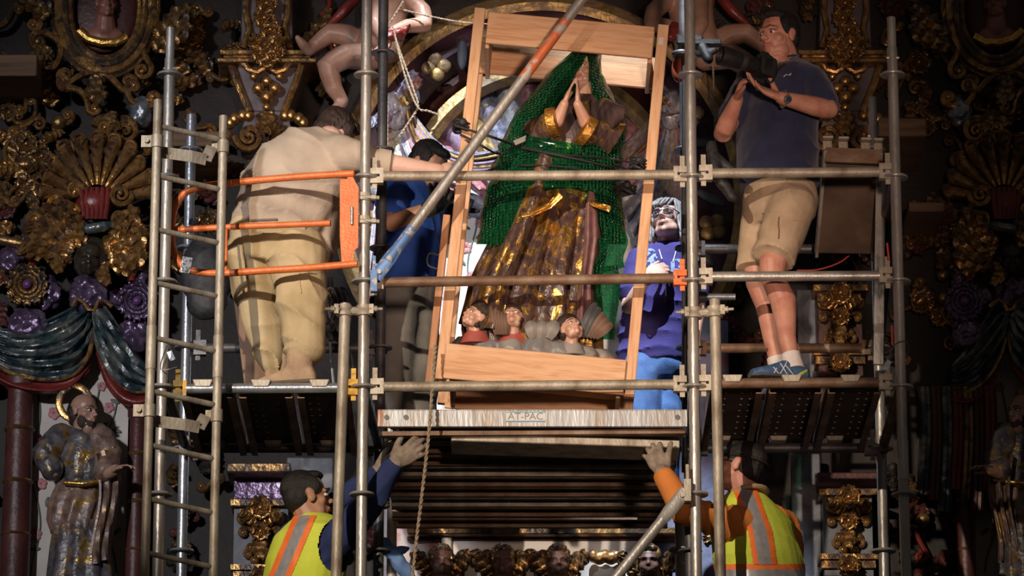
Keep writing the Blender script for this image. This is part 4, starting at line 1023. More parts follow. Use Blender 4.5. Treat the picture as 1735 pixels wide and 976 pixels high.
def worker_right():
    t = thing('person', 'hi-vis vested worker in orange sleeves seen from behind under the right-hand deck', 'person', W(1290, 1400, .4))
    orange = M('orange work shirt', [(.3, (.55, .17, .03)), (.7, (.70, .24, .05))], 8, .85, 0, .3, 160)
    Y = .42; f = V((-.62, .78, 0)).normalized(); sd = V((-f.y, f.x, 0)); zl = zlow + .004
    C = [(W(1300, 1130, Y), .17, .13), (W(1298, 1070, Y), .18, .14), (W(1292, 1000, Y), .195, .145), (W(1283, 940, Y), .20, .14), (W(1272, 885, Y), .19, .125), (W(1266, 852, Y), .135, .095), (W(1262, 832, Y), .075, .072)]
    hC = W(1252, 793, .42); hR = basis((-.90, .30, .22), (.1, .1, 1))
    shN = W(1232, 886, .25); elN = W(1160, 866, .08); wrN = W(1123, 802, .06); shF = W(1325, 890, .6); elF = W(1340, 985, .62); wrF = W(1290, 1010, .75)
    legs = [(W(1318, 1130, .46), W(1318, 1290, .44)), (W(1284, 1130, .36), W(1282, 1290, .34))]
    b = MB(); torso(b, [(c, w * .9, d * .9) for c, w, d in C], sd, f); P = head(b, hC, hR, 1.03); b.limb([P(0, -.02, -.05), W(1264, 845, .43)], [.064, .074])
    b.limb([shN, elN, wrN], [.058, .047, .033], 14); b.limb([shF, elF, wrF], [.058, .047, .033], 14)
    for h, kn in legs: b.limb([h, kn, V((kn.x, kn.y + .03, zl + .09))], [.085, .06, .042]); foot(b, V((kn.x, kn.y + .03, zl + .075)), f, 1, zl)
    b = b.remesh(.006, 3); build(b, 'body', skin_a, t); face_bits(P, hR, 1.03, t)
    hair_cap(P, hR, 1.03, t, hair_black, amp=.003)
    cp = MB(); cp.ell(P(0, -.022, .052), (.087, .106, .078), hR, 18, 10); cp = cp.remesh(.006, 2); keep = MB(); keep.v = cp.v
    keep.f = [fc for fc in cp.f if (hR.transposed() @ (cp.v[fc[0]] - hC)).z > .03]
    cap = thing('beanie', 'black cap on the orange-sleeved worker', 'cap', hC); build(keep, 'crown', hair_black, cap)
    build(MB().tube([P(.088 * math.sin(a), -.022 + .107 * math.cos(a), .032) for a in [k * PI / 12 for k in range(24)]], .007, 8, closed=True), 'band', hair_black, cap)
    gs = thing('safety_glasses', 'dark safety glasses worn by the orange-sleeved worker', 'glasses', hC)
    build(MB().tube(smooth_path([P(-.082, -.01, .006), P(-.072, .06, .006), P(-.045, .096, .004), P(0, .108, .004), P(.045, .096, .004), P(.072, .06, .006), P(.082, -.01, .006)], 4), .005, 8, flat=.5), 'frame', steel_dark, gs)
    s = MB(); torso(s, [(c, w + .006, d + .006) for c, w, d in C[1:-1]], sd, f)
    s.limb([W(1262, 890, .34), shN, shN.lerp(elN, .55), elN, elN.lerp(wrN, .9)], [.095, .082, .072, .068, .050], 18); s.limb([W(1300, 890, .5), shF, elF, wrF], [.1, .088, .07, .05], 16)
    s = s.remesh(.009, 4); s.displace(creases(.009, (.8, .2, .4), 40, 81)); build(s, 'shirt', orange, t)
    c = MB(); ring = [W(1266, 838, .42) + sd * .082 * math.cos(a) - f * .082 * math.sin(a) + V((0, 0, .02 * math.sin(a))) for a in [k * PI / 10 for k in range(20)]]
    c.tube(ring, .022, 8, closed=True, flat=.6, flatdir=(0, 0, 1)); build(c, 'collar', M('tan lining', [(.32, .22, .13), (.4, .28, .18)], 20, .9), t)
    v = MB(); torso(v, [(c, w + .020, d + .022) for c, w, d in C[1:5]] + [(W(1266, 856, Y), .150, .11), (W(1263, 838, Y), .09, .085)], sd, f)
    v = v.remesh(.0052, 7); v.displace(creases(.006, (.5, .2, .8), 22, 91)); renorm(v)
    keep = MB(); keep.v = v.v; keep.nrm = v.nrm
    for fc in v.f:
        cc = sum((v.v[i] for i in fc), V((0, 0, 0))) / len(fc); x, y = pix(cc)
        if not (v.nrm[fc[0]].y < .2 and x < 1262 and y > 848 and y < 905 and x < 1228 + (y - 848) * .65): keep.f.append(fc)
    vo = build(keep, 'safety_vest', hv, t); cam = lambda n: n.y < .2
    def mid(y): return 1262 + (y - 830) * .36 if y < 900 else 1287.2 + (y - 900) * .16
    for nm_, lo, hi, m in (('reflective_tape', -11, 11, hv_si), ('orange_tape', 11, 20, hv_or), ('orange_tape', -20, -11, hv_or)):
        pt = patch(keep, lambda x, y, n, c: cam(n) and lo < x - mid(y) <= hi and 830 < y < 958, .004)
        if pt.f: build(pt, nm_, m, vo)
    for nm_, lo, hi, m in (('waist_orange_tape', 956, 965, hv_or), ('waist_reflective_tape', 965, 990, hv_si)):
        pt = patch(keep, lambda x, y, n, c: lo < y - 0 * x <= hi, .004)
        if pt.f: build(pt, nm_, m, vo)
    q = MB(); torso(q, [(c, w + .01, d + .01) for c, w, d in C[:2]], sd, f)
    for h, kn in legs: q.limb([h, kn, V((kn.x, kn.y + .03, zl + .12))], [.105, .085, .07], 14)
    build(q.remesh(.012, 3), 'jeans', MATS['blue denim'], t)
    for h, kn in legs: m = MB(); foot(m, V((kn.x, kn.y + .03, zl + .075)), f, 1.08, zl, .054, .29); build(m.remesh(.01, 2), 'boot', MATS['tan suede'], t)
    g = MB(); d = (W(1104, 762, .08) - wrN).normalized(); Rz = V((-.15, -1, .0)); z = (Rz - d * Rz.dot(d)).normalized(); x = d.cross(z)
    hand(g, wrN, Matrix((x, d, z)).transposed(), 1 if x.x > 0 else -1, (26, 34, 20), 1.1, thick=1.15, spread=.16, thumb=(.5, .85, -.1), tcurl=-.2); g.limb([wrN.lerp(W(1104, 762, .08), .05), wrN.lerp(elN, .16)], [.038, .042])
    build(g.remesh(.0045, 2), 'work_glove', glove_m, t)
worker_right()
# ------------------------------------------------------------------ gilded materials
def gild(name, dark, gold, thr=.5, scale=8, rough=.35, metal=.85, bump=.35, bscale=45, stretch=(1, 1, 1), soft=.06, third=None):
    """paint worn through to gold leaf (or the reverse): colour and metalness share one mask"""
    if name in MATS: return MATS[name]
    m = bpy.data.materials.new(name); m.use_nodes = True; nt = m.node_tree; N = nt.nodes; L = nt.links; b = N['Principled BSDF']
    tc = N.new('ShaderNodeTexCoord'); mp = N.new('ShaderNodeMapping'); mp.inputs['Scale'].default_value = stretch; L.new(tc.outputs['Object'], mp.inputs['Vector'])
    t = N.new('ShaderNodeTexNoise'); t.inputs['Scale'].default_value = scale; t.inputs['Detail'].default_value = 6; t.inputs['Distortion'].default_value = .6
    L.new(mp.outputs['Vector'], t.inputs['Vector'])
    r = N.new('ShaderNodeMapRange'); r.inputs['From Min'].default_value = thr - soft; r.inputs['From Max'].default_value = thr + soft; L.new(t.outputs['Fac'], r.inputs['Value'])
    def ramp(a, b_, sc):
        n = N.new('ShaderNodeTexNoise'); n.inputs['Scale'].default_value = sc; n.inputs['Detail'].default_value = 5; L.new(mp.outputs['Vector'], n.inputs['Vector'])
        c = N.new('ShaderNodeValToRGB'); c.color_ramp.elements[0].position = .35; c.color_ramp.elements[1].position = .65
        c.color_ramp.elements[0].color = (*a, 1); c.color_ramp.elements[1].color = (*b_, 1); L.new(n.outputs['Fac'], c.inputs['Fac']); return c
    c1 = ramp(dark, third or tuple(q * 1.8 for q in dark), scale * 2.2); c2 = ramp(tuple(q * .55 for q in gold), gold, scale * 3)
    mx = N.new('ShaderNodeMix'); mx.data_type = 'RGBA'; L.new(r.outputs['Result'], mx.inputs[0]); L.new(c1.outputs['Color'], mx.inputs[6]); L.new(c2.outputs['Color'], mx.inputs[7])
    L.new(mx.outputs[2], b.inputs['Base Color'])
    mm = N.new('ShaderNodeMath'); mm.operation = 'MULTIPLY'; mm.inputs[1].default_value = metal; L.new(r.outputs['Result'], mm.inputs[0]); L.new(mm.outputs[0], b.inputs['Metallic'])
    b.inputs['Roughness'].default_value = rough
    n2 = N.new('ShaderNodeTexNoise'); n2.inputs['Scale'].default_value = bscale; n2.inputs['Detail'].default_value = 4; L.new(mp.outputs['Vector'], n2.inputs['Vector'])
    bp = N.new('ShaderNodeBump'); bp.inputs['Strength'].default_value = bump; bp.inputs['Distance'].default_value = .012; L.new(n2.outputs['Fac'], bp.inputs['Height']); L.new(bp.outputs['Normal'], b.inputs['Normal'])
    MATS[name] = m; return m
estofado = gild('gilt and brown painted robe', (.045, .024, .020), (.80, .46, .12), .555, 15, .33, .9, .8, 26, (1.1, 1.1, .75), .035, (.12, .07, .058))
gold_old = gild('old gold leaf', (.045, .026, .015), (.60, .35, .13), .47, 9, .32, .88, .4, 40, third=(.10, .04, .02))
gold_dark = gild('tarnished gold leaf', (.028, .018, .012), (.38, .23, .10), .48, 7, .36, .85, .45, 40)
gold_cuff = gild('orange gold', (.25, .09, .02), (.62, .30, .06), .40, 14, .42, .7, .6, 50)
gold_bright = gild('bright gold leaf', (.28, .12, .03), (.86, .52, .14), .36, 12, .3, .9, .3, 50)

def bubble_mat():
    m = bpy.data.materials.new('green bubble wrap'); m.use_nodes = True; nt = m.node_tree; N = nt.nodes; L = nt.links; b = N['Principled BSDF']
    b.inputs['Base Color'].default_value = (.006, .10, .036, 1); b.inputs['Roughness'].default_value = .22; b.inputs['Coat Weight'].default_value = .6; b.inputs['Coat Roughness'].default_value = .08
    tr = N.new('ShaderNodeBsdfTransparent'); tr.inputs[0].default_value = (.10, .52, .24, 1)
    mx = N.new('ShaderNodeMixShader'); mx.inputs[0].default_value = .36
    tc = N.new('ShaderNodeTexCoord'); v = N.new('ShaderNodeTexVoronoi'); v.inputs['Scale'].default_value = 62; v.inputs['Randomness'].default_value = .25; L.new(tc.outputs['Object'], v.inputs['Vector'])
    bp = N.new('ShaderNodeBump'); bp.invert = True; bp.inputs['Strength'].default_value = 1.0; bp.inputs['Distance'].default_value = .03; L.new(v.outputs['Distance'], bp.inputs['Height']); L.new(bp.outputs['Normal'], b.inputs['Normal'])
    L.new(b.outputs[0], mx.inputs[1]); L.new(tr.outputs[0], mx.inputs[2]); L.new(mx.outputs[0], N['Material Output'].inputs[0]); return m
YS = .40
def interp(rows, y):
    for a, b in zip(rows[:-1], rows[1:]):
        if a[0] <= y <= b[0]:
            t = (y - a[0]) / (b[0] - a[0]); return [p + (q - p) * t for p, q in zip(a, b)]
    return list(rows[-1] if y > rows[-1][0] else rows[0])
def statue():
    t = thing('madonna_statue', 'gilded praying Madonna statue half wrapped in green inside the crate', 'statue', CL(.43, .27, .125))
    ROB = [(235, 900, 1040), (262, 896, 1030), (300, 885, 1018), (340, 872, 1014), (400, 838, 1016), (450, 812, 1012), (480, 800, 1012), (520, 790, 1010), (556, 786, 1012), (600, 792, 1014)]
    def robe(u, v):
        y = 235 + v * 365; _, xl, xr = interp(ROB, y); ph = u * 2 * PI
        k = min(1, max(0, (y - 250) / 160)); fo = 1 + k * (.055 * math.cos(13 * ph + 1.5 * math.sin(3 * v + ph)) + .03 * math.cos(23 * ph + 2 * v))
        a = (xr - xl) / 2 * fo; b = min(a / 375 * .72, .20) * (1 + (fo - 1) * 1.3)
        return W((xl + xr) / 2 + a * math.sin(ph), y, YS - b * math.cos(ph))
    build(MB().grid(robe, 150, 70, cu=True), 'robe', estofado, t)
    mant = gild('dark mantle', (.030, .02, .024), (.55, .34, .10), .60, 6, .4, .85, .4, 30, (1.5, 1.5, .6), .05, (.10, .06, .055))
    # mantle falls on both sides of the robe
    def man(pts_out, pts_in, dep, name, m, wob):
        def fn(u, v):
            def at(P):
                x = v * (len(P) - 1); i = min(int(x), len(P) - 2); f = x - i; return P[i][0] + (P[i + 1][0] - P[i][0]) * f, P[i][1] + (P[i + 1][1] - P[i][1]) * f
            o, n = at(pts_out), at(pts_in); x = o[0] + (n[0] - o[0]) * u; y = o[1] + (n[1] - o[1]) * u
            return W(x, y, YS - dep * math.sin(u * PI * .62) + .018 * math.cos(u * 17 + wob * v) * v)
        build(MB().grid(fn, 40, 40, .012), name, m, t)
    man([(893, 240), (872, 320), (842, 400), (800, 480), (780, 550)], [(935, 270), (915, 330), (890, 400), (862, 480), (850, 560)], .225, 'mantle_fold', estofado, 3)
    pink = gild('rose mantle lining', (.16, .07, .075), (.5, .3, .12), .66, 6, .45, .8, .3, 30, third=(.26, .14, .13))
    man([(1046, 240), (1030, 330), (1034, 400), (1018, 480), (1024, 560)], [(1000, 300), (992, 350), (990, 410), (982, 480), (975, 560)], .17, 'mantle_lining', pink, 2)
    man([(880, 345), (900, 340), (925, 335), (945, 325)], [(885, 372), (905, 366), (932, 352), (952, 332)], .25, 'gold_sash', gold_bright, 1)
    man([(1000, 330), (1018, 336), (1030, 350)], [(1000, 348), (1014, 352), (1034, 356)], .22, 'gold_sash', gold_bright, 1)
    # bust
    b = MB(); b.loft([(W(970, 262, YS), V((.17, 0, 0)), V((0, .13, 0))), (W(974, 230, YS), V((.175, 0, 0)), V((0, .135, 0))), (W(980, 195, YS), V((.14, 0, 0)), V((0, .11, 0))), (W(986, 168, YS), V((.075, 0, 0)), V((0, .07, 0))), (W(988, 158, YS), V((.04, 0, 0)), V((0, .04, 0)))], 24)
    build(b, 'bodice', mant, t)
    b = MB(); b.loft([(W(1000, 180, .42), V((.05, 0, .05)), V((0, .1, 0))), (W(1020, 192, .28), V((.02, 0, .07)), V((0, .08, 0))), (W(1043, 198, .20), V((.012, 0, .06)), V((0, .05, 0))), (W(1058, 192, .19), V((.004, 0, .035)), V((0, .03, 0)))], 20)
    build(b, 'mantle_tail', mant, t)
    sk = M('painted flesh', [(.3, (.50, .27, .19)), (.7, (.62, .38, .28))], 12, .35, 0, .1, 60, coat=.3)
    hb = MB(); hC = W(990, 116, .39); hR = basis((-.52, -.84, -.10), (.10, 0, 1)); P = head(hb, hC, hR, .78, child=.3, fem=1)
    hb.limb([P(0, -.02, -.05), W(988, 165, .38)], [.04, .046])
    for (cu, wr, tip), sgn in (((W(944, 205, .20), W(956, 176, .16), W(971, 136, .17)), 1), ((W(992, 207, .20), W(979, 177, .15), W(980, 138, .17)), -1)):
        hb.limb([cu, wr], [.033, .022], 12)
        d = (tip - wr).normalized(); z = V((-sgn, -.15, 0)); z = (z - d * z.dot(d)).normalized(); x = d.cross(z); hand(hb, wr, Matrix((x, d, z)).transposed(), 1 if x.y > 0 else -1, (4, 5, 3), .74, (.45, .88, -.1), .02)
    build(hb.remesh(.0042, 2), 'head_and_hands', sk, t)
    face_bits(P, hR, .78, t, lips=M('red painted lips', [(.55, .07, .06), (.6, .1, .08)], 20, .3))
    hair_cap(P, hR, .78, t, hair_brown, drop=.03)
    for cu, sh, ax, rad in ((W(937, 207, .19), W(900, 240, .33), V((.95, -.28, .14)), .062), (W(993, 222, .19), W(1040, 240, .33), V((-.82, -.28, .46)), .066)):
        ax = ax.normalized(); a = ax.orthogonal().normalized(); bb = ax.cross(a)
        build(MB().loft([(sh, a * .10, bb * .10), (cu.lerp(sh, .5), a * rad * 1.18, bb * rad * 1.18), (cu, a * rad, bb * rad), (cu + ax * .004, a * rad * .6, bb * rad * .6)], 20), 'sleeve', estofado, t)
        c = MB(); c.loft([(cu - ax * .022, a * rad * 1.02, bb * rad * 1.02), (cu - ax * .02, a * rad * 1.13, bb * rad * 1.13), (cu + ax * .02, a * rad * 1.1, bb * rad * 1.1), (cu + ax * .022, a * rad * .8, bb * rad * .8)], 24)
        build(c, 'cuff', gold_cuff, t)
    # clouds and cherub heads at the foot
    cl = MB(); rnd = random.Random(2)
    base = lambda x, y: CL(x, y, .125)
    for x, y, r in ((.12, .2, .08), (.22, .12, .07), (.33, .10, .075), (.45, .09, .085), (.55, .11, .085), (.66, .12, .07), (.74, .2, .08), (.5, .3, .2), (.3, .3, .2)):
        cl.ell(base(x, y) + EZ * r * .8, (r, r, r * 1.0))
    cloud = M('blue-grey painted cloud', [(.3, (.16, .16, .17)), (.6, (.28, .26, .24)), (.8, (.36, .32, .27))], 8, .45, 0, .2, 40)
    build(cl.remesh(.008, 5).displace(folds(.010, 16)), 'cloud_base', cloud, t)
    red = M('dull red cloth', [(.30, .06, .05), (.38, .09, .07)], 20, .6)
    for (px, py, Y, fwd, s, up) in ((806, 538, .21, (-.72, -.6, .42), .61, (.3, 0, 1)), (869, 541, .20, (-.10, -.9, .48), .61, (0, .3, 1)), (967, 558, .19, (.35, -.86, .42), .61, (-.3, .3, 1))):
        h = MB(); C = W(px, py, Y); R = basis(fwd, up); P = head(h, C, R, s, child=1); h.limb([P(0, -.02, -.05), C + V((0, .02, -.09))], [.030, .034]); h = h.remesh(.004, 2)
        ho = build(h, 'cherub_head', sk, t); 
        q = MB(); E = lambda c, r: q.ell(P(*c), [a * s for a in r], R)
        E((0, -.022, .058), (.094, .100, .084)); E((0, -.05, .0), (.094, .062, .08))
        for k in range(26):
            a = rnd.uniform(-2.4, 2.4); zz = rnd.uniform(-.07, .11); rr = .092 * math.sqrt(max(.05, 1 - ((zz - .03) / .1) ** 2 * .7)); 
            if abs(a) < .85 and zz < .08: continue
            E((math.sin(a) * rr, -.025 + math.cos(a) * rr, zz), (.022, .022, .022))
        build(q.remesh(.004, 1), 'curls', MATS['dark brown hair'], ho)
        face_bits(P, R, s, t, gaze=(0, .5), lips=M('rosy lips', [(.48, .16, .13), (.54, .2, .17)], 20, .4), brow=M('brown brow', [(.12, .06, .04), (.17, .09, .06)], 60, .8))
        q = MB(); q.loft([(C + V((0, .02, -.12)), V((.075, 0, 0)), V((0, .045, 0))), (C + V((0, .02, -.075)), V((.055, 0, 0)), V((0, .04, 0))), (C + V((0, .015, -.055)), V((.03, 0, 0)), V((0, .03, 0)))], 16)
        build(q, 'collar', red if px < 950 else cloud, ho)
    wing = M('brown painted feathers', [(.3, (.09, .055, .04)), (.7, (.22, .14, .10))], 14, .5, 0, .3, 60, (1, 1, .3))
    def feather(a, b, w, m=wing):
        a, b = V(a), V(b); d = (b - a); sdv = V((d.z, 0, -d.x)).normalized()
        def fn(u, v): return a + d * u + sdv * (v - .5) * w * (math.sin(PI * (.12 + .8 * u)) ** .7) + V((0, -.02 * math.sin(PI * u) + .012 * abs(v - .5) * 2, 0))
        build(MB().grid(fn, 10, 7, .006), 'wing_feather', m, t)
    for i in range(5):
        feather(W(842 + i * 4, 566, .17), W(832 + i * 6, 520 + i * 3, .16), .03)
        feather(W(985 + i * 6, 570, .2), W(1008 + i * 7, 512 + i * 9, .19), .045, steel_dark if i < 2 else wing)
    for i in range(3): feather(W(905 + i * 12, 572, .16), W(898 + i * 22, 545, .16), .06, cloud)
    return t
statue()
def wrap():
    t = thing('bubble_wrap', 'green bubble wrap draped over the head and shoulders of the Madonna', 'packing wrap', W(940, 400, YS))
    R_ = [(68, 1002, 1013, 1008, 1008), (76, 984, 1018, 1003, 1003), (90, 966, 1020, 996, 998), (108, 947, 1019, 987, 1001), (125, 931, 1018, 976, 1001), (145, 912, 1027, 962, 1002), (165, 894, 1043, 946, 1007), (185, 878, 1056, 926, 1018), (205, 866, 1061, 908, 1052), (222, 858, 1061, 903, 1052), (236, 852, 1059, 930, 1040), (244, 848, 1058, 985, 990),
          (262, 842, 1056, 985, 985), (290, 834, 1054, 975, 975), (316, 827, 1053, 960, 960), (324, 825, 1053, 893, 1008), (350, 820, 1055, 891, 1012), (380, 814, 1059, 890, 1016), (414, 808, 1063, 889, 1022)]
    def fn(u, v):
        y = 68 + v * 346; _, xl, xr, ol, orr = interp(R_, y); cx = (xl + xr) / 2; a = max((xr - xl) / 2, 1)
        s0 = max(-.98, min(.98, (orr - cx) / a)); s1 = max(-.98, min(.98, (ol - cx) / a))
        p0 = math.asin(s0); p1 = 2 * PI + math.asin(s1); ph = p0 + (p1 - p0) * u
        b = min(max(a / 375 * .78, min(.17, .08 + v * 1.2)), .235); x = cx + a * math.sin(ph)
        p = W(x, y, YS - b * math.cos(ph))
        k = noise.noise(p * 9) * .012 + noise.noise(p * 24) * .005 + (.008 * math.sin(v * 60 + 4 * math.sin(ph)) if .5 < v < .75 else 0)
        d = V((math.sin(ph), -math.cos(ph), .1)); return p + d * k
    g = MB().grid(fn, 150, 110); g = renorm(g); bm = bubble_mat(); MATS['bubble'] = bm
    build(g, 'sheet', bm, t)
    build(MB().grid(lambda u, v: W(1012 + u * 48 + 4 * math.sin(v * 6), 405 + v * 60 - u * 12, YS - .19 + .05 * u + .012 * math.sin(u * 9 + v * 7)), 16, 20), 'loose_flap', bm, t)
    build(MB().grid(lambda u, v: W(1004 + u * 42 + 5 * math.sin(v * 5), 450 + v * 125, YS - .16 + .08 * u + .014 * math.sin(u * 8 + v * 9)), 16, 24), 'loose_flap', bm, t)
    build(MB().box(hit(g, 886, 238, .008), .075, .003, .024, Matrix.Rotation(-.42, 3, 'Y')), 'tape_tag', stick_white, t)
    s = thing('strap', 'black webbing strap tying the wrapped statue to the crate', 'strap', CL(.03, 0, 1.2))
    def run(pts, name):
        out = []
        for x, y in pts:
            h = hit(g, x, y, .012) if 840 < x < 1052 else None
            out.append(h or W(x, y, .08))
        build(MB().tube(smooth_path(out, 4), .0065, 6, flat=.7), name, black_web, s)
    run([(770, 212), (800, 222), (836, 233), (870, 245), (905, 256), (950, 263), (1000, 268), (1040, 273), (1086, 278)], 'strap_run')
    run([(780, 228), (806, 241), (832, 256), (850, 262), (875, 248)], 'strap_run')
    run([(820, 292), (850, 284), (890, 281), (930, 284), (975, 287), (1015, 296), (1050, 308), (1072, 318)], 'strap_run')
    run([(875, 248), (930, 262), (990, 276), (1030, 282), (1045, 280), (1062, 286), (1086, 272)], 'strap_run')
    for (px, py, n) in ((784, 212, 3), (1083, 277, 4), (1062, 318, 3)):
        c = W(px, py, .165); q = MB()
        for k in range(n):
            dz = (k - n / 2) * .016
            pts = [c + EX * (.040 * math.cos(a)) + V((0, .033 * math.sin(a), 0)) + EZ * (dz + .008 * math.sin(a * 2)) for a in [j * PI / 8 for j in range(16)]]
            q.tube(pts, .0075, 6, closed=True)
        q.ell(c + V((.0, -.045, 0)), (.02, .014, .02)); build(q, 'knot', black_web, s)
wrap()
# ------------------------------------------------------------------ the carved altarpiece behind the scaffold
YB = 2.78
def B(px, py, d=0.0): return W(px, py, YB - d)
SP = 1 / 333.0                                            # metres per photo pixel at the altarpiece
red_lac = M('red lacquer', [(.3, (.10, .014, .012)), (.7, (.22, .03, .025))], 8, .35, 0, .3, 40)
maroon = M('maroon paint', [(.3, (.045, .012, .011)), (.7, (.10, .03, .026))], 6, .45, 0, .3, 40)
dark_wall = M('dark carved ground', [(.3, (.007, .005, .0045)), (.7, (.022, .015, .012))], 6, .7, 0, .4, 30)
purple_foil = M('purple silvered foil', [(.3, (.09, .055, .11)), (.6, (.18, .13, .22)), (.8, (.34, .28, .38))], 14, .3, .6, 1.0, 26)
green_glaze = gild('blue-green glazed silver', (.010, .022, .030), (.34, .36, .34), .55, 9, .28, .8, .5, 30, (1, 1, 1), .10, (.03, .06, .07))
marble = M('blue-grey marbling', [(.3, (.06, .065, .08)), (.55, (.16, .17, .20)), (.8, (.30, .31, .35))], 7, .5, 0, .1, 30, kind='grain')
cream = M('cream painted panel', [(.3, (.40, .36, .33)), (.7, (.55, .51, .47))], 5, .6, 0, .1, 30)
white_pn = M('white niche paint', [(.3, (.62, .60, .57)), (.7, (.76, .74, .71))], 4, .6, 0, .1, 30)
rose_paint = M('rose paint', [(.3, (.32, .10, .12)), (.7, (.46, .22, .22))], 12, .6)
leaf_paint = M('grey-green leaf paint', [(.3, (.05, .08, .07)), (.7, (.12, .16, .13))], 12, .6)
flesh_st = M('aged painted flesh', [(.3, (.30, .16, .11)), (.7, (.46, .28, .21))], 9, .4, 0, .2, 40)
wood_old = M('old raw beam', [(.3, (.09, .05, .028)), (.7, (.20, .12, .07))], 6, .8, 0, .4, 30, (.5, 6, 6))

q = MB(); q.box((0.2, 3.20, 5), 14, .5, 14); wall = struct(build(q, 'wall_back', dark_wall))

def spiral(cx, cy, r, turns, a0, dirn=1, n=None, shrink=.16):
    n = n or int(turns * 16); out = []
    for i in range(n + 1):
        t = i / n; a = a0 + dirn * turns * 2 * PI * t; rr = r * (1 - t) + r * shrink * t; out.append((cx + rr * math.cos(a), cy + rr * math.sin(a)))
    return out
def rtube(mb, pts, r, d=.06, n=8, taper=True, flat=1.0, end=None, dd=0.0):
    """carved ribbon along photo-plane points: r in metres; dd lets it swell forward along its length"""
    P = [B(x, y, d + dd * math.sin(PI * i / max(1, len(pts) - 1))) for i, (x, y) in enumerate(pts)]; m = len(P)
    R = [r * (1 - .62 * i / (m - 1)) if taper else r for i in range(m)]
    mb.tube(P, R, n, flat=flat, flatdir=(0, 1, 0))
    if end: mb.ell(P[-1] + V((0, -r * .4, 0)), end, n=10, m=6)
def volute(mb, cx, cy, r, turns=1.6, a0=0.0, dirn=1, th=.016, d=.06):
    sp = spiral(cx, cy, r, turns, a0, dirn); rtube(mb, sp, th, d, 8, True, 1.5, end=th * .9)
    s2 = spiral(cx, cy, r * .86, turns * .93, a0, dirn); rtube(mb, s2, th * .5, d + .012, 6)
def cscroll(mb, a, b, bul, ra, rb, th=.016, d=.06, sa=1, sb=-1):
    """S/C scroll from a to b bowed by bul pixels, curling up at both ends"""
    (ax, ay), (bx, by) = a, b; nx, ny = -(by - ay), bx - ax; L = math.hypot(nx, ny) or 1; nx /= L; ny /= L; mid = [((ax + (bx - ax) * t + nx * bul * 4 * t * (1 - t)), (ay + (by - ay) * t + ny * bul * 4 * t * (1 - t))) for t in [i / 14 for i in range(15)]]
    rtube(mb, mid, th, d, 8, False, 1.5); rtube(mb, mid, th * .5, d + .016, 6, False)
    for (p, q_, r, s) in ((mid[0], mid[1], ra, sa), (mid[-1], mid[-2], rb, sb)):
        tx, ty = p[0] - q_[0], p[1] - q_[1]; l = math.hypot(tx, ty) or 1; tx /= l; ty /= l; cx, cy = p[0] - ty * r * s, p[1] + tx * r * s
        a0 = math.atan2(p[1] - cy, p[0] - cx); volute(mb, cx, cy, r, 1.35, a0, s, th, d)
def leafmesh(mb, a, b, w, d=.06, curl=.07, lobes=4, bow=0.0):
    """acanthus leaf from a to b (photo plane), w wide in pixels, lobed edge, veins, tip curling forward"""
    (ax, ay), (bx, by) = a, b; tx, ty = bx - ax, by - ay; L = math.hypot(tx, ty) or 1; nx, ny = -ty / L, tx / L
    def fn(u, v):
        s = (v - .5) * 2; wd = w * .5 * (math.sin(PI * min(1, .10 + .88 * u)) ** .75) * (1 + .22 * math.cos(lobes * 2 * PI * u + .9 * abs(s)))
        bb = bow * 4 * u * (1 - u); x = ax + tx * u + nx * (wd * s + bb); y = ay + ty * u + ny * (wd * s + bb)
        z = d + .03 * (1 - s * s) + .015 * math.cos(s * 9 - u * 7) + curl * u * u - .012 * math.exp(-(s * 7) ** 2)
        return B(x, y, z)
    mb.grid(fn, 22, 13, .014)
def rosettemesh(mb, cx, cy, r, n=6, d=.06, pw=.8):
    for k in range(n):
        a = 2 * PI * k / n; leafmesh(mb, (cx + .2 * r * math.cos(a), cy + .2 * r * math.sin(a)), (cx + r * math.cos(a), cy + r * math.sin(a)), r * pw, d, .03, 1)
    mb.ell(B(cx, cy, d + .04), r * SP * .26, n=10, m=6)
def moulding(mb, x0, x1, y, prof):
    """horizontal cornice: prof = list of (dy pixels, height px, depth m)"""
    for dy, h, dep in prof:
        a = B(x0, y + dy, 0); b = B(x1, y + dy + h, 0); cz = (a.z + b.z) / 2
        mb.box(((a.x + b.x) / 2, YB - dep / 2 + .1, cz), b.x - a.x, dep + .2, abs(a.z - b.z))
def mir(pts, ax=936): return [(2 * ax - x, y) for x, y in pts]
MX = lambda x, side: x if side < 0 else 2 * 933 - x

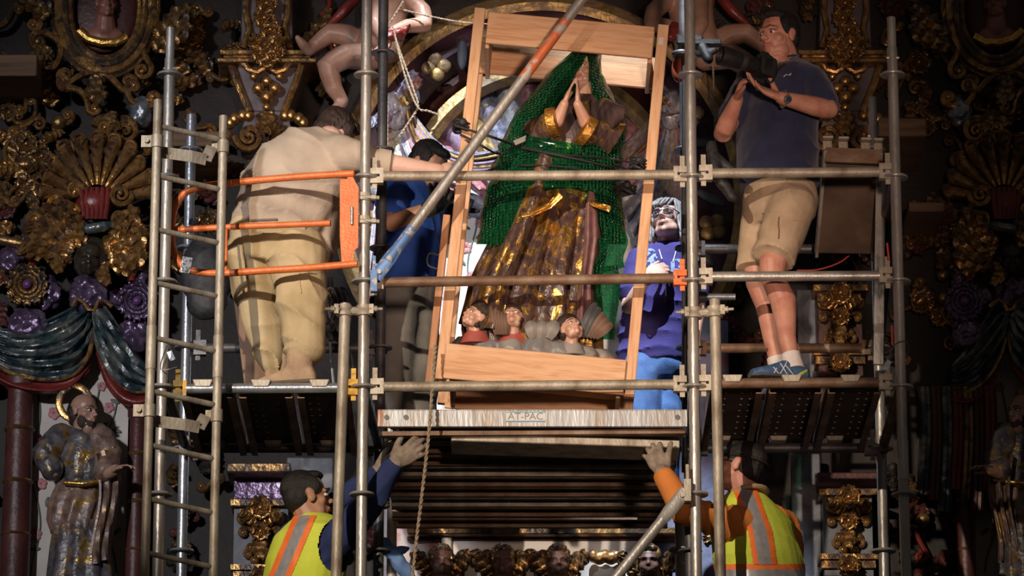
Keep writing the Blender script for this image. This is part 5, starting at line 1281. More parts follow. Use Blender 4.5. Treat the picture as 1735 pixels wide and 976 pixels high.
# --- scallop shells, one each side
def shell(side):
    X = lambda x: MX(x, side); where = 'left of the ladder' if side < 0 else 'at the right edge beyond the outermost post'
    t = thing('scallop_shell', 'gilded scallop shell carving with red heart ' + where, 'carving', B(X(165), 350, .1), 'altarpiece shells')
    for k in range(11):
        a = math.radians(-172 + k * 16.4); r0, r1 = 26, 106 if 2 < k < 8 else 96
        c, s = math.cos(a), math.sin(a); q = MB()
        P = [B(X(165) + (r0 + (r1 - r0) * u) * c, 338 + (r0 + (r1 - r0) * u) * s * .98, .05 + .10 * u ** 1.5) for u in lin(0, 1, 8)]
        q.tube([P[0]] + P + [P[-1] + V((0, -.02, 0)) + (P[-1] - P[-2]) * .4], [.006] + [.010 + .031 * u for u in lin(0, 1, 8)] + [.022], 12, flat=.75, flatdir=(0, 1, 0))
        tip = P[-1]; ar = [tip + V((0, -.022, 0)) + (P[-1] - P[-2]).normalized() * (.030 * math.cos(w)) + (P[-1] - P[-2]).normalized().cross(V((0, 1, 0))) * (.036 * math.sin(w)) for w in lin(-1.7, 1.7, 9)]
        q.tube(ar, .009, 6)
        build(q, 'rib', gold_old, t)
    q = MB(); q.ell(B(X(160), 344, .06), (.10, .07, .085)); 
    for k in range(6): rtube(q, [(X(138 + k * 9), 318), (X(140 + k * 8.4), 345), (X(143 + k * 7), 372)], .014, .11, 8, False)
    build(q, 'red_heart', red_lac, t)
    for i, (cx, cy, r, a0, dn) in enumerate(((178, 214, 18, PI, 1), (212, 222, 22, -PI * .6, 1), (128, 324, 14, 0, -1), (205, 330, 20, 0, 1))):
        q = MB(); volute(q, X(cx), cy, r, 1.7, a0 if side < 0 else PI - a0, dn * (1 if side < 0 else -1), .018, .10); build(q, 'volute', gold_old, t)
    q = MB(); cscroll(q, (X(140), 250), (X(186), 208), 20 * (-side if side > 0 else 1), 10, 12, .016, .09); cscroll(q, (X(206), 212), (X(246), 262), 18 * (1 if side < 0 else -1), 12, 10, .016, .09); build(q, 'crest_scroll', gold_old, t)
for s in (-1, 1): shell(s)

# --- acanthus sprays with mask, and the draped swags under them
def spray(side):
    X = lambda x: MX(x, side); sg = 1 if side < 0 else -1; where = 'at the far left' if side < 0 else 'at the far right'
    t = thing('acanthus_spray', 'gilded acanthus spray around a dark carved mask ' + where, 'carving', B(X(150), 470, .1), 'altarpiece acanthus sprays')
    L = [((120, 425), (70, 350), 44), ((122, 430), (40, 385), 46), ((115, 440), (30, 425), 40), ((120, 410), (95, 338), 36), ((130, 420), (112, 360), 30), ((110, 445), (100, 462), 20),
         ((180, 425), (228, 350), 46), ((182, 432), (246, 385), 48), ((185, 440), (248, 425), 44), ((180, 415), (204, 362), 30), ((186, 446), (184, 482), 22), ((120, 440), (102, 460), 18)]
    for a, b, w in L:
        q = MB(); leafmesh(q, (X(a[0]), a[1]), (X(b[0]), b[1]), w, .09, .10, 5, 12 * sg); build(q, 'leaf', gold_old, t)
    for cx, cy, r, a0 in ((98, 347, 22, 0), (126, 357, 13, 1), (203, 370, 12, 2), (228, 398, 16, .5), (60, 372, 14, 2)):
        q = MB(); volute(q, X(cx), cy, r, 1.6, a0, sg, .017, .13); build(q, 'curl', gold_bright if cx in (98, 126) else gold_old, t)
    h = MB(); C = B(X(153), 440, .10); R = basis((0, -1, -.15)); P = head(h, C, R, .80, child=.4)
    h.ell(C + V((0, .03, .02)), (.10, .06, .12)); build(h.remesh(.007, 2), 'mask', M('dark verdigris', [(.3, (.025, .022, .016)), (.7, (.07, .06, .045))], 12, .3, .3, .3, 40), t)
    q = MB(); q.limb([B(X(135), 376, .12), B(X(150), 388, .14), B(X(175), 384, .14), B(X(200), 378, .12)], [.012, .028, .028, .012]); build(q, 'dark_bow', green_glaze, t)
    for pts, m in (([(82, 420), (66, 435), (52, 450)], red_lac), ([(213, 440), (222, 452), (224, 478)], red_lac)):
        q = MB(); rtube(q, [(X(x), y) for x, y in pts], .022, .08, 10, False, 1.6); build(q, 'red_ribbon', m, t)
    for cx, cy, r, m in ((46, 482, 34, gold_dark), (232, 510, 32, purple_foil)):
        fl = MB(); rosettemesh(fl, X(cx), cy, r, 12, .07, .42); build(fl, 'flower', m, t)
        build(MB().ell(B(X(cx), cy, .13), .024, n=10, m=7), 'flower_eye', M('purple bead', [(.09, .03, .12), (.15, .06, .2)], 20, .2), t)
    rnd = random.Random(5)
    for i, (cx, cy, rx, ry) in enumerate(((48, 548, 30, 26), (82, 498, 20, 28), (228, 568, 24, 28), (206, 505, 20, 16), (20, 440, 22, 20), (150, 500, 30, 38), (240, 470, 12, 20))):
        q = MB(); q.ell(B(X(cx), cy, .05), (rx * SP, .045, ry * SP), n=24, m=16); q = q.remesh(.008, 1); q.displace(folds(.026, 20, seed=i)); build(q, 'crumpled_foil', purple_foil, t)
    build(MB().limb([B(X(-20), 402, .08), B(X(58), 418, .1)], [.030, .022]), 'gold_rod', gold_dark, t)
for s in (-1, 1): spray(s)
def swag(side):
    X = lambda x: MX(x, side); where = 'beside the ladder' if side < 0 else 'beyond the outermost post'
    t = thing('drapery_swag', 'carved blue-green drapery swag with gold hem ' + where, 'carving', B(X(120), 640, .1), 'altarpiece drapery swags')
    def sheet(top, bot, nf, name, m, d0=.05):
        def at(P, u):
            x = u * (len(P) - 1); i = min(int(x), len(P) - 2); f = x - i; return P[i][0] + (P[i + 1][0] - P[i][0]) * f, P[i][1] + (P[i + 1][1] - P[i][1]) * f
        top = [(p.x, p.y) for p in smooth_path([(x, y, 0) for x, y in top], 5)]; bot = [(p.x, p.y) for p in smooth_path([(x, y, 0) for x, y in bot], 5)]
        def fn(u, v):
            a, b = at(top, u), at(bot, u); x = a[0] + (b[0] - a[0]) * v; y = a[1] + (b[1] - a[1]) * v
            return B(X(x), y, d0 + .055 * math.sin(PI * min(1, v * 1.1)) + .024 * math.cos(nf * 2 * PI * v + 2.2 * u) + .02 * math.sin(PI * u))
        build(MB().grid(fn, 36, 44, .012), name, m, t); return bot
    hem = sheet([(148, 512), (128, 520), (100, 535), (60, 552), (10, 560), (-40, 545)], [(156, 560), (150, 602), (120, 636), (70, 642), (10, 628), (-40, 590)], 5, 'draped_swag', green_glaze)
    q = MB(); rtube(q, [(X(x), y) for x, y in hem], .014, .075, 8, False); build(q, 'gold_hem', gold_old, t)
    hem = sheet([(158, 520), (166, 512), (180, 520), (200, 550), (224, 590), (252, 622)], [(160, 536), (164, 580), (180, 620), (204, 650), (230, 664), (256, 660)], 4, 'draped_tail', green_glaze)
    q = MB(); rtube(q, [(X(x), y) for x, y in hem], .013, .075, 8, False); build(q, 'gold_hem', gold_old, t)
    q = MB(); rtube(q, [(X(x), y) for x, y in ((122, 520), (130, 506), (142, 512), (150, 524), (160, 526), (166, 512), (176, 508), (190, 520))], .012, .13, 8, False); build(q, 'gold_edge', gold_old, t)
    hem = sheet([(150, 612), (120, 640), (70, 648), (10, 634), (-40, 596)], [(150, 625), (118, 660), (70, 668), (10, 656), (-40, 620)], 1, 'red_lining', red_lac, .02)
    hem = sheet([(166, 585), (182, 625), (206, 656), (232, 668), (256, 664)], [(166, 600), (182, 650), (206, 680), (232, 690), (256, 684)], 1, 'red_lining', red_lac, .02)
for s in (-1, 1): swag(s)

# --- floral side panels, columns, saints
def vines(par, paths, blooms, leaves, d):
    for p in paths:
        q = MB(); pts = smooth_path([B(x, y, d) for x, y in p], 5); q.tube(pts, .005, 5); build(q, 'painted_vine', leaf_paint, par)
    for cx, cy, r in blooms:
        q = MB()
        for k in range(5):
            a = k * 2 * PI / 5 + cx; q.ell(B(cx + r * .55 * math.cos(a), cy + r * .55 * math.sin(a), d), (r * SP * .5, .004, r * SP * .5), n=10, m=5)
        build(q, 'painted_flower', rose_paint, par)
    for x, y, an, l in leaves:
        q = MB(); q.ell(B(x, y, d), (l * SP * .5, .004, l * SP * .2), Matrix.Rotation(an, 3, 'Y'), 10, 5); build(q, 'painted_leaf', leaf_paint, par)
def side_panel(side):
    X = lambda x: MX(x, side); where = 'behind the standing saint' if side < 0 else 'at the right edge'
    t = thing('floral_painting', 'cream panel painted with vines ' + where, 'panel', B(X(125), 976, 0), 'floral altarpiece panels')
    a, b = B(X(45), 600, -.10), B(X(205), 1200, -.10); q = MB(); q.box(((a.x + b.x) / 2, a.y, (a.z + b.z) / 2), abs(b.x - a.x), .03, abs(a.z - b.z)); build(q, 'board', cream, t)
    rnd = random.Random(3)
    pa = [[(X(60 + 8 * math.sin(k)), 650 + k * 30) for k in range(12)], [(X(190 + 8 * math.sin(k * 1.3)), 640 + k * 30) for k in range(12)], [(X(90 + 10 * math.sin(k)), 640 + k * 9) for k in range(5)], [(X(170 - k * 4), 650 + k * 20) for k in range(5)]]
    vines(t, pa, [(X(92), 700, 11), (X(60), 742, 9), (X(185), 690, 9), (X(70), 820, 10), (X(192), 800, 9), (X(60), 905, 11), (X(172), 655, 8)],
          [(X(x), y, rnd.uniform(-1.4, 1.4), 18) for x, y in ((75, 660), (50, 690), (175, 720), (198, 730), (195, 680), (60, 780), (80, 850), (50, 870), (190, 850), (198, 900), (182, 770), (60, 930))], -.078)
for s in (-1, 1): side_panel(s)
def column(cx, r, y0, y1, m, name, label, group=None, band=True):
    t = thing(name, label, 'column', B(cx, y1, 0), group); p, q_ = B(cx, y1, 0), B(cx, y0, 0); h = q_.z - p.z; R = r * SP
    build(MB().lathe([(R * 1.25, 0), (R * 1.25, .04), (R, .07), (R * 1.04, h * .5), (R * .92, h - .07), (R * 1.2, h - .05), (R * 1.2, h)], p, n=20), 'shaft', m, t)
    if band:
        for k in range(5): build(MB().lathe([(R * 1.0, -.012), (R * 1.12, 0), (R * 1.0, .012)], p + V((0, 0, h * (k + 1) / 6)), n=20), 'gilt_ring', gold_dark, t)
    return t
for s in (-1, 1):
    X = lambda x: MX(x, s); side = 'left of the saint' if s < 0 else 'at the far right edge'
    column(X(18), 24, 640, 1180, maroon, 'column', 'dark red column ' + side, 'altarpiece columns'); 
    column(X(222), 15, 690, 1180, maroon, 'column', 'narrow maroon column just ' + ('right of the saint behind the ladder' if s < 0 else 'right of the outermost post'), 'altarpiece columns')
def saint(cx, label, s=1.0, flip=1):
    t = thing('saint_statue', label, 'statue', B(cx, 976, .12)); S = lambda x, y, d=.12: B(cx + (x - 140) * s * flip, y, d)
    rob = gild('saint robe', (.035, .032, .04), (.50, .32, .11), .55, 9, .32, .85, .6, 30, third=(.13, .12, .13)); rob2 = gild('saint rose mantle', (.11, .06, .05), (.5, .32, .12), .60, 8, .38, .8, .5, 30, third=(.26, .18, .14))
    def folded(rows, nf, name, m, amp=.10):
        def fn(u, v):
            y = rows[0][0] + v * (rows[-1][0] - rows[0][0]); _, xl, xr = interp(rows, y); ph = u * 2 * PI; k = 1 + amp * math.cos(nf * ph + 3 * v) * (.3 + v)
            a = (xr - xl) / 2 * k; return S((xl + xr) / 2 + a * math.sin(ph), y, .12 + min(.13, a * SP * .7) * math.cos(ph))
        build(MB().grid(fn, 80, 40, cu=True), name, m, t)
    folded([(722, 122, 160), (735, 104, 172), (770, 98, 176), (800, 104, 172), (830, 96, 176)], 7, 'tunic', rob, .05)
    folded([(815, 98, 174), (850, 84, 178), (880, 82, 172), (905, 90, 168)], 9, 'overskirt', rob2, .09)
    folded([(880, 92, 176), (930, 86, 184), (980, 82, 190), (1040, 80, 192)], 9, 'skirt', rob, .09)
    b = MB(); hC = S(143, 698, .15); R = basis((.75 * flip, -.62, -.1)); P = head(b, hC, R, .80); b.limb([P(0, -.02, -.05), S(140, 735)], [.042, .05])
    b.ell(P(0, .05, -.10), (.034, .034, .045), R)
    for pts in ([S(106, 742), S(76, 772, .16), S(92, 800, .20)], [S(168, 742), S(188, 778, .16), S(176, 806, .24), S(196, 796, .28)]):
        b.limb(pts, [.05, .042] + [.030] * (len(pts) - 2))
    d = V((.8 * flip, -.3, .3)).normalized(); z = V((0, 0, 1)); z = (z - d * z.dot(d)).normalized(); x = d.cross(z); hand(b, S(190, 800, .28), Matrix((x, d, z)).transposed(), 1, (20, 25, 20), .75)
    build(b.remesh(.006, 2), 'head_and_arms', flesh_st, t); face_bits(P, R, .80, t)
    q = MB(); q.ell(P(0, -.05, -.01), (.058, .05, .06), R); q.ell(P(0, .062, -.085), (.030, .026, .034), R); q.ell(P(0, .04, -.10), (.036, .03, .03), R)
    for k in (-1, 1): q.ell(P(k * .045, .028, -.065), (.014, .026, .034), R)
    q = q.remesh(.005, 1); q.displace(folds(.005, 50)); build(q, 'hair_and_beard', hair_brown, t)
    for pts, rr in (([S(104, 742), S(76, 772, .16), S(88, 796, .18)], [.072, .068, .056]), ([S(168, 742), S(186, 776, .16), S(178, 800, .22)], [.072, .066, .056])):
        q = MB(); q.limb(pts, rr, 16); q = q.remesh(.009, 3); q.displace(folds(.010, 12)); build(q, 'sleeve', rob if pts[0].x < S(140, 700).x else rob2, t)
    man = MB(); 
    def fn(u, v): return S(160 + 34 * u + 8 * math.sin(v * 5), 770 + 190 * v - 14 * u, .22 - .05 * u + .03 * math.cos(u * 14 + v * 2))
    build(MB().grid(fn, 30, 24, .012), 'mantle', rob2, t)
    q = MB(); pts = [S(126 + 26 * math.cos(a), 682 + 28 * math.sin(a), .06) for a in [k * PI / 12 for k in range(24)]]; q.tube(pts, .012, 8, closed=True, flat=1.6, flatdir=(1, 0, 0)); build(q, 'halo', gold_old, t)
    q = MB(); q.limb([S(110, 818, .22), S(140, 820, .24), S(170, 816, .22)], [.012, .014, .012]); build(q, 'belt', gold_bright, t)
saint(140, 'carved bearded saint with halo standing on the left panel')
saint(1735, 'carved saint cut off by the right edge of the picture', 1.0, -1)

# --- oval medallions at the top corners
def medallion(side):
    X = lambda x: MX(x, side); where = 'in the top left corner' if side < 0 else 'in the top right corner'; sg = 1 if side < 0 else -1
    t = thing('oval_medallion', 'gilded oval medallion with a painted bust ' + where, 'carving', B(X(178), 115, .05), 'altarpiece medallions')
    for k, (rx, ry, r, d, m) in enumerate(((78, 104, .030, .06, gold_old), (68, 93, .016, .09, gold_dark), (60, 84, .020, .07, gold_old), (90, 116, .016, .04, gold_dark))):
        q = MB(); q.tube([B(X(178) + rx * math.cos(a), 15 + ry * math.sin(a), d) for a in [i * PI / 24 for i in range(48)]], r, 8, closed=True); build(q, 'frame_ring', m, t)
    q = MB(); q.ell(B(X(178), 15, .0), (58 * SP, .03, 82 * SP), n=30, m=14); build(q, 'painted_ground', maroon, t)
    h = MB(); C = B(X(180), 6, .08); R = basis((.25 * sg, -.9, -.1)); P = head(h, C, R, .70); h.limb([P(0, -.02, -.05), B(X(178), 50, .04)], [.045, .06]); h.ell(B(X(176), 62, .03), (.11, .05, .06)); build(h.remesh(.006, 2), 'bust', M('red-brown flesh', [(.26, .10, .075), (.36, .16, .12)], 10, .4), t)
    q = MB(); rtube(q, [(X(x), y) for x, y in ((134, 52), (150, 66), (172, 72), (196, 72), (216, 62))], .026, .06, 10, False); build(q, 'gold_collar', gold_bright, t)
    for a, b, bul, ra, rb in (((96, 110), (70, 55), 20, 14, 16), ((70, 40), (110, -10), -18, 12, 10), ((255, 110), (262, 40), -16, 16, 18), ((120, 140), (205, 150), -22, 15, 17), ((215, 150), (262, 178), 16, 12, 12), ((110, 150), (150, 185), -14, 12, 11)):
        q = MB(); cscroll(q, (X(a[0]), a[1]), (X(b[0]), b[1]), bul * sg, ra, rb, .019, .05, sg, -sg); build(q, 'scroll', gold_old, t)
    for a, b, w in (((262, 60), (320, 10), 40), ((258, 80), (322, 40), 36), ((80, 30), (30, -20), 40), ((90, 90), (50, 110), 30), ((165, 128), (170, 175), 34), ((190, 190), (200, 220), 20)):
        q = MB(); leafmesh(q, (X(a[0]), a[1]), (X(b[0]), b[1]), w, .06, .08, 4, 6 * sg); build(q, 'leaf', gold_dark, t)
    q = MB(); q.ell(B(X(240), 190, .03), (.06, .05, .08), n=20, m=14); q = q.remesh(.007, 1); q.displace(folds(.014, 18)); build(q, 'silver_foil', M('silvered foil', [(.3, (.12, .14, .17)), (.7, (.4, .43, .47))], 20, .3, .6, .8, 30), t)
for s in (-1, 1): medallion(s)

# --- tapering estipite pilasters
def estipite(side):
    X = lambda x: MX(x, side); cx = X(452) if side < 0 else 1432; where = 'above the bent man' if side < 0 else 'behind the photographer'
    t = thing('estipite_pilaster', 'tapering gilded pilaster hung with carved fruit ' + where, 'pilaster', B(cx, 300, .1), 'estipite pilasters')
    grey = M('grey-violet pilaster paint', [(.3, (.10, .08, .09)), (.7, (.20, .17, .18))], 8, .5, 0, .25, 30)
    def block(y0, w0, y1, w1, m, name, d=.10):
        q = MB(); c = []
        for y, w in ((y1, w1), (y0, w0)):
            for sx, sy in ((-1, -1), (1, -1), (1, 1), (-1, 1)): p = B(cx + sx * w, y, d); p.y = YB - d if sy < 0 else YB + .3; c.append(p)
        q.hexa(c); return build(q, name, m, t, bevel=.004)
    block(-60, 40, 84, 44, grey, 'shaft'); block(104, 66, 188, 34, grey, 'taper'); block(188, 34, 240, 48, grey, 'foot')
    for dy, h, w, d in ((84, 8, 80, .17), (92, 6, 74, .14), (98, 7, 84, .19)): block(dy, w, dy + h, w, gold_old, 'cornice', d)
    for sgx in (-1, 1):
        q = MB(); rtube(q, [(cx + sgx * 60, 108), (cx + sgx * 50, 140), (cx + sgx * 40, 165), (cx + sgx * 30, 190)], .022, .12, 8, False); build(q, 'corner_rib', gold_old, t)
        q = MB(); rtube(q, [(cx, 112), (cx + sgx * 16, 122), (cx + sgx * 30, 118), (cx + sgx * 42, 104)], .018, .16, 8, False); build(q, 'garland', gold_old, t)
        q = MB(); volute(q, cx + sgx * 30, 232, 24, 1.8, 0 if sgx > 0 else PI, sgx, .020, .16); build(q, 'volute', gold_old, t)
        for k in range(5):
            a = PI * (.55 + .25 * k); q = MB(); q.ell(B(cx + sgx * (36 - 32 * math.cos(a)), 232 + 38 * math.sin(a) * (-1 if k < 3 else 1) * .8 - 6, .10), (.030, .03, .036), n=12, m=8); build(q, 'bead', gold_old, t)
        q = MB(); rtube(q, [(cx + sgx * 34, -20), (cx + sgx * 36, 20), (cx + sgx * 30, 50), (cx + sgx * 40, 82)], .017, .13, 8, False); build(q, 'side_garland', gold_old, t)
        q = MB(); leafmesh(q, (cx + sgx * 10, 80), (cx + sgx * 26, 62), 22, .16, .05, 3); build(q, 'leaf', gold_old, t)
    for x, y, r in ((0, 165, .040), (-14, 150, .034), (14, 150, .034), (0, 138, .03), (-22, 130, .022), (22, 130, .022), (0, 182, .022)):
        build(MB().ell(B(cx + x, y, .15), r, n=12, m=9), 'fruit', gold_old, t)
    for x, y in ((0, 75), (-10, 88), (12, 88), (0, 98), (-4, 30), (6, 50), (0, 5)): q = MB(); rosettemesh(q, cx + x, y, 16, 5, .15); build(q, 'rosette', gold_old, t)
    q = MB(); leafmesh(q, (cx, 190), (cx, 226), 34, .16, .06, 3); build(q, 'centre_leaf', gold_old, t)
    q = MB(); leafmesh(q, (cx, 268), (cx, 300), 60, .12, .05, 4); build(q, 'pendant_leaf', gold_old, t)
for s in (-1, 1): estipite(s)
def low_pilaster(cx, y0, label, m, gm, w=44):
    t = thing('carved_pedestal', label, 'pedestal', B(cx, y0 + 200, .1), 'carved pedestals')
    q = MB(); a, b = B(cx - w, y0, .1), B(cx + w, y0 + 220, .1); q.box((a.x / 2 + b.x / 2, YB + .1, a.z / 2 + b.z / 2), b.x - a.x, .4, a.z - b.z); build(q, 'block', m, t)
    for dy, h, ww, d in ((-4, 10, w + 6, .15), (106, 9, w + 6, .15), (118, 12, w + 2, .13)):
        a, b = B(cx - ww, y0 + dy, d), B(cx + ww, y0 + dy + h, d); build(MB().box((a.x / 2 + b.x / 2, YB - d / 2 + .15, a.z / 2 + b.z / 2), b.x - a.x, d + .3, a.z - b.z), 'moulding', gm, t)
    for sg in (-1, 1):
        for p in (((cx + sg * 6, y0 + 14), (cx + sg * 30, y0 + 36), 10, 9, 9), ((cx + sg * 26, y0 + 45), (cx + sg * 8, y0 + 80), 12, 8, 8), ((cx + sg * 20, y0 + 82), (cx + sg * 4, y0 + 100), 8, 7, 6)):
            q = MB(); cscroll(q, p[0], p[1], p[2] * sg, p[3], p[4], .013, .12, sg, -sg); build(q, 'scroll', gm, t)
        q = MB(); leafmesh(q, (cx + sg * 6, y0 + 34), (cx + sg * 34, y0 + 18), 20, .13, .04, 3); build(q, 'leaf', gm, t)
    for y, r, n in ((y0 + 10, 18, 7), (y0 + 50, 14, 6), (y0 + 128, 16, 7)): q = MB(); rosettemesh(q, cx, y, r, n, .14); build(q, 'rosette', gm, t)
    q = MB(); leafmesh(q, (cx, y0 + 60), (cx, y0 + 96), 22, .14, .05, 3); build(q, 'drop_leaf', gm, t)
    return t
low_pilaster(441, 850, 'gilded carved pedestal behind the navy-sleeved worker', marble, gold_old)
low_pilaster(1438, 832, 'gilded carved pedestal under the right-hand deck', marble, gold_old)
low_pilaster(1424, 486, 'dim carved block with gold mouldings behind the photographer', maroon, gold_old, 40)
# marbled panels, cornices, beams
def slab(x0, x1, y0, y1, d, m, name, label, cat='panel', bev=.006, dep=.05):
    a, b = B(x0, y0, d), B(x1, y1, d); return tag(build(MB().box((a.x / 2 + b.x / 2, YB - d + dep / 2, a.z / 2 + b.z / 2), b.x - a.x, dep, a.z - b.z), name, m, bevel=bev), label, cat)
slab(486, 560, 775, 1180, -.02, marble, 'marbled_slab', 'blue-grey marbled panel behind the navy-sleeved worker')
slab(1340, 1398, 768, 1180, -.02, marble, 'marbled_slab', 'blue-grey marbled panel behind the orange-sleeved worker')
slab(1350, 1385, 490, 640, -.02, marble, 'marbled_slab', "marbled strip behind the photographer's calf")
slab(396, 486, 800, 846, .0, purple_foil, 'violet_block', 'violet marbled block above the left gilded pedestal')
slab(384, 492, 784, 800, .14, gold_dark, 'cornice_piece', 'small dark gold cornice above the left gilded pedestal', 'cornice', dep=.3)
slab(1385, 1490, 800, 826, .10, maroon, 'cornice_piece', 'small maroon cornice above the right gilded pedestal', 'cornice', dep=.3)
slab(272, 372, 222, 247, .42, wood_old, 'timber_beam', 'old timber beam end behind the ladder top', 'beam', dep=.9)
slab(1488, 1570, 200, 230, .42, wood_old, 'timber_beam', 'old timber beam end right of the short rear post', 'beam', dep=.9)
slab(1540, 1600, 342, 358, .35, wood_old, 'timber_beam', 'thin old timber lath right of the outermost post', 'beam', dep=.85)
slab(-30, 62, 92, 128, .30, wood_old, 'timber_beam', 'orange-brown timber ledge at the left edge', 'beam', dep=.8)
# striped dark drapery beyond the outermost post
t = thing('hanging_drape', 'dark green and red hanging drape right of the outermost post', 'carving', B(1620, 900, .05))
for k, m in enumerate((green_glaze, maroon, green_glaze, red_lac, gold_dark, maroon, red_lac)):
    x = 1558 + k * 18; q = MB(); y1 = 830 + (k % 3) * 18
    q.grid(lambda u, v: B(x + 18 * u + 3 * math.sin(v * 4), 655 + (y1 - 655) * v, .04 + .04 * math.sin(PI * u) + .012 * math.sin(u * 9)), 10, 16, .01); build(q, 'drape_fold', m, t)

# --- filler carving over the dark ground: scrolls, leaves, beads, each its own piece of the wall
rnd = random.Random(11)
def filler(x0, x1, y0, y1, n, mats, d=-.12, sc=1.0):
    for i in range(n):
        x, y = rnd.uniform(x0, x1), rnd.uniform(y0, y1); k = rnd.random(); q = MB(); m = rnd.choice(mats)
        if k < .38:
            a = rnd.uniform(0, 6.28); l = rnd.uniform(22, 48) * sc; cscroll(q, (x, y), (x + l * math.cos(a), y + l * math.sin(a)), rnd.uniform(-14, 14) * sc, rnd.uniform(6, 12) * sc, rnd.uniform(6, 12) * sc, .014 * sc, d + rnd.uniform(0, .06), rnd.choice((-1, 1)), rnd.choice((-1, 1))); nm_ = 'carved_scroll'
        elif k < .82:
            a = rnd.uniform(0, 6.28); l = rnd.uniform(28, 56) * sc; leafmesh(q, (x, y), (x + l * math.cos(a), y + l * math.sin(a)), l * rnd.uniform(.4, .7), d, rnd.uniform(.03, .11), rnd.choice((3, 4)), rnd.uniform(-10, 10)); nm_ = 'carved_leaf'
        elif k < .92: rosettemesh(q, x, y, rnd.uniform(14, 22) * sc, rnd.choice((5, 6, 7)), d); nm_ = 'carved_flower'
        else:
            q.ell(B(x, y, d + .03), rnd.uniform(.025, .045) * sc, n=10, m=7); nm_ = 'carved_bead'
        build(q, nm_, m, wall)
dk = [gold_dark, gold_dark, gold_dark, gold_old, maroon]
filler(-10, 110, 100, 330, 40, [gold_dark, gold_old, gold_old, gold_dark]); filler(230, 400, 120, 480, 22, dk); filler(-10, 60, 330, 520, 14, dk); filler(300, 420, 0, 140, 14, dk)
filler(520, 640, 0, 140, 8, [maroon, red_lac, gold_dark]); filler(1180, 1380, -10, 120, 12, [maroon, gold_dark, dark_wall]); filler(1480, 1760, 0, 250, 40, dk); filler(1520, 1650, 330, 560, 26, dk)
filler(1380, 1500, 250, 480, 12, dk); filler(1480, 1560, 560, 976, 12, [dark_wall, gold_dark, maroon]); filler(1560, 1670, 820, 990, 10, [maroon, red_lac, gold_dark]); filler(290, 400, 640, 976, 14, [maroon, dark_wall, gold_dark]); filler(1240, 1340, 480, 640, 8, dk)
filler(-230, -20, -40, 990, 46, dk, sc=1.3); filler(1750, 1960, -40, 990, 46, dk, sc=1.3)
filler(540, 640, 860, 990, 6, dk); filler(1150, 1260, 830, 990, 8, dk)

# --- central arch, curtains and niche
def arch():
    t = thing('niche_arch', 'great arch moulding of gold and purple bands over the niche', 'arch', B(918, 344, .05)); cx, cy = 918, 344
    gold_tan = gild('worn tan gold', (.20, .13, .07), (.55, .38, .15), .5, 10, .45, .6, .4, 40, third=(.32, .22, .12))
    purp = M('purple-brown arch paint', [(.3, (.045, .02, .035)), (.7, (.10, .05, .075))], 8, .45, 0, .2, 30)
    def band(r0, r1, d0, d1, m, name):
        prof = [(r0, 0), (r0, d0), (r0 + (r1 - r0) * .5, max(d0, d1) + .02), (r1, d1), (r1, 0)]
        def fn(u, v):
            a = PI * 1.16 - u * PI * 1.32; i = v * 4; k = min(int(i), 3); f = i - k; r = prof[k][0] + (prof[k + 1][0] - prof[k][0]) * f; d = prof[k][1] + (prof[k + 1][1] - prof[k][1]) * f
            return B(cx + r * math.cos(a), cy - r * math.sin(a), d - .02)
        build(MB().grid(fn, 80, 17), name, m, t)
    band(326, 356, .16, .12, gold_tan, 'outer_gold_band'); band(262, 326, .03, .09, purp, 'purple_band'); band(236, 262, .0, .03, maroon, 'shadow_band'); band(206, 236, .06, .08, gold_tan, 'inner_gold_band')
    for k in range(11):
        a = math.radians(186 - k * 19.4); r = 292; x, y = cx + r * math.cos(a), cy - r * math.sin(a); q = MB()
        for j in range(4): b = a + j * PI / 2 + .78; q.ell(B(x + 13 * math.cos(b), y + 13 * math.sin(b), .10), (13 * SP, .016, 13 * SP), n=12, m=6)
        build(q, 'quatrefoil', gold_tan, t)
        a2 = a - math.radians(9.7); q = MB(); x, y = cx + 286 * math.cos(a2), cy - 286 * math.sin(a2); q.ell(B(x, y, .09), (9 * SP, .014, 30 * SP), Matrix.Rotation(PI / 2 - a2 + .5, 3, 'Y'), 12, 8); build(q, 'painted_leaf', M('slate leaf', [(.06, .07, .09), (.10, .11, .13)], 10, .5), t)
arch()
cur = [gild('blue brocade', (.10, .11, .19), (.50, .43, .30), .60, 16, .4, .6, .4, 40, third=(.32, .33, .44)), gild('red brocade', (.24, .06, .08), (.50, .40, .25), .60, 16, .4, .6, .4, 40, third=(.42, .20, .22)),
       gild('gold brocade', (.30, .22, .10), (.60, .45, .20), .48, 14, .38, .8, .4, 40), gild('silver-blue brocade', (.28, .28, .36), (.58, .56, .52), .55, 18, .38, .5, .4, 40, third=(.50, .50, .58)), M('violet brocade', [(.3, (.14, .09, .18)), (.7, (.34, .26, .38))], 18, .5, 0, .3, 60)]
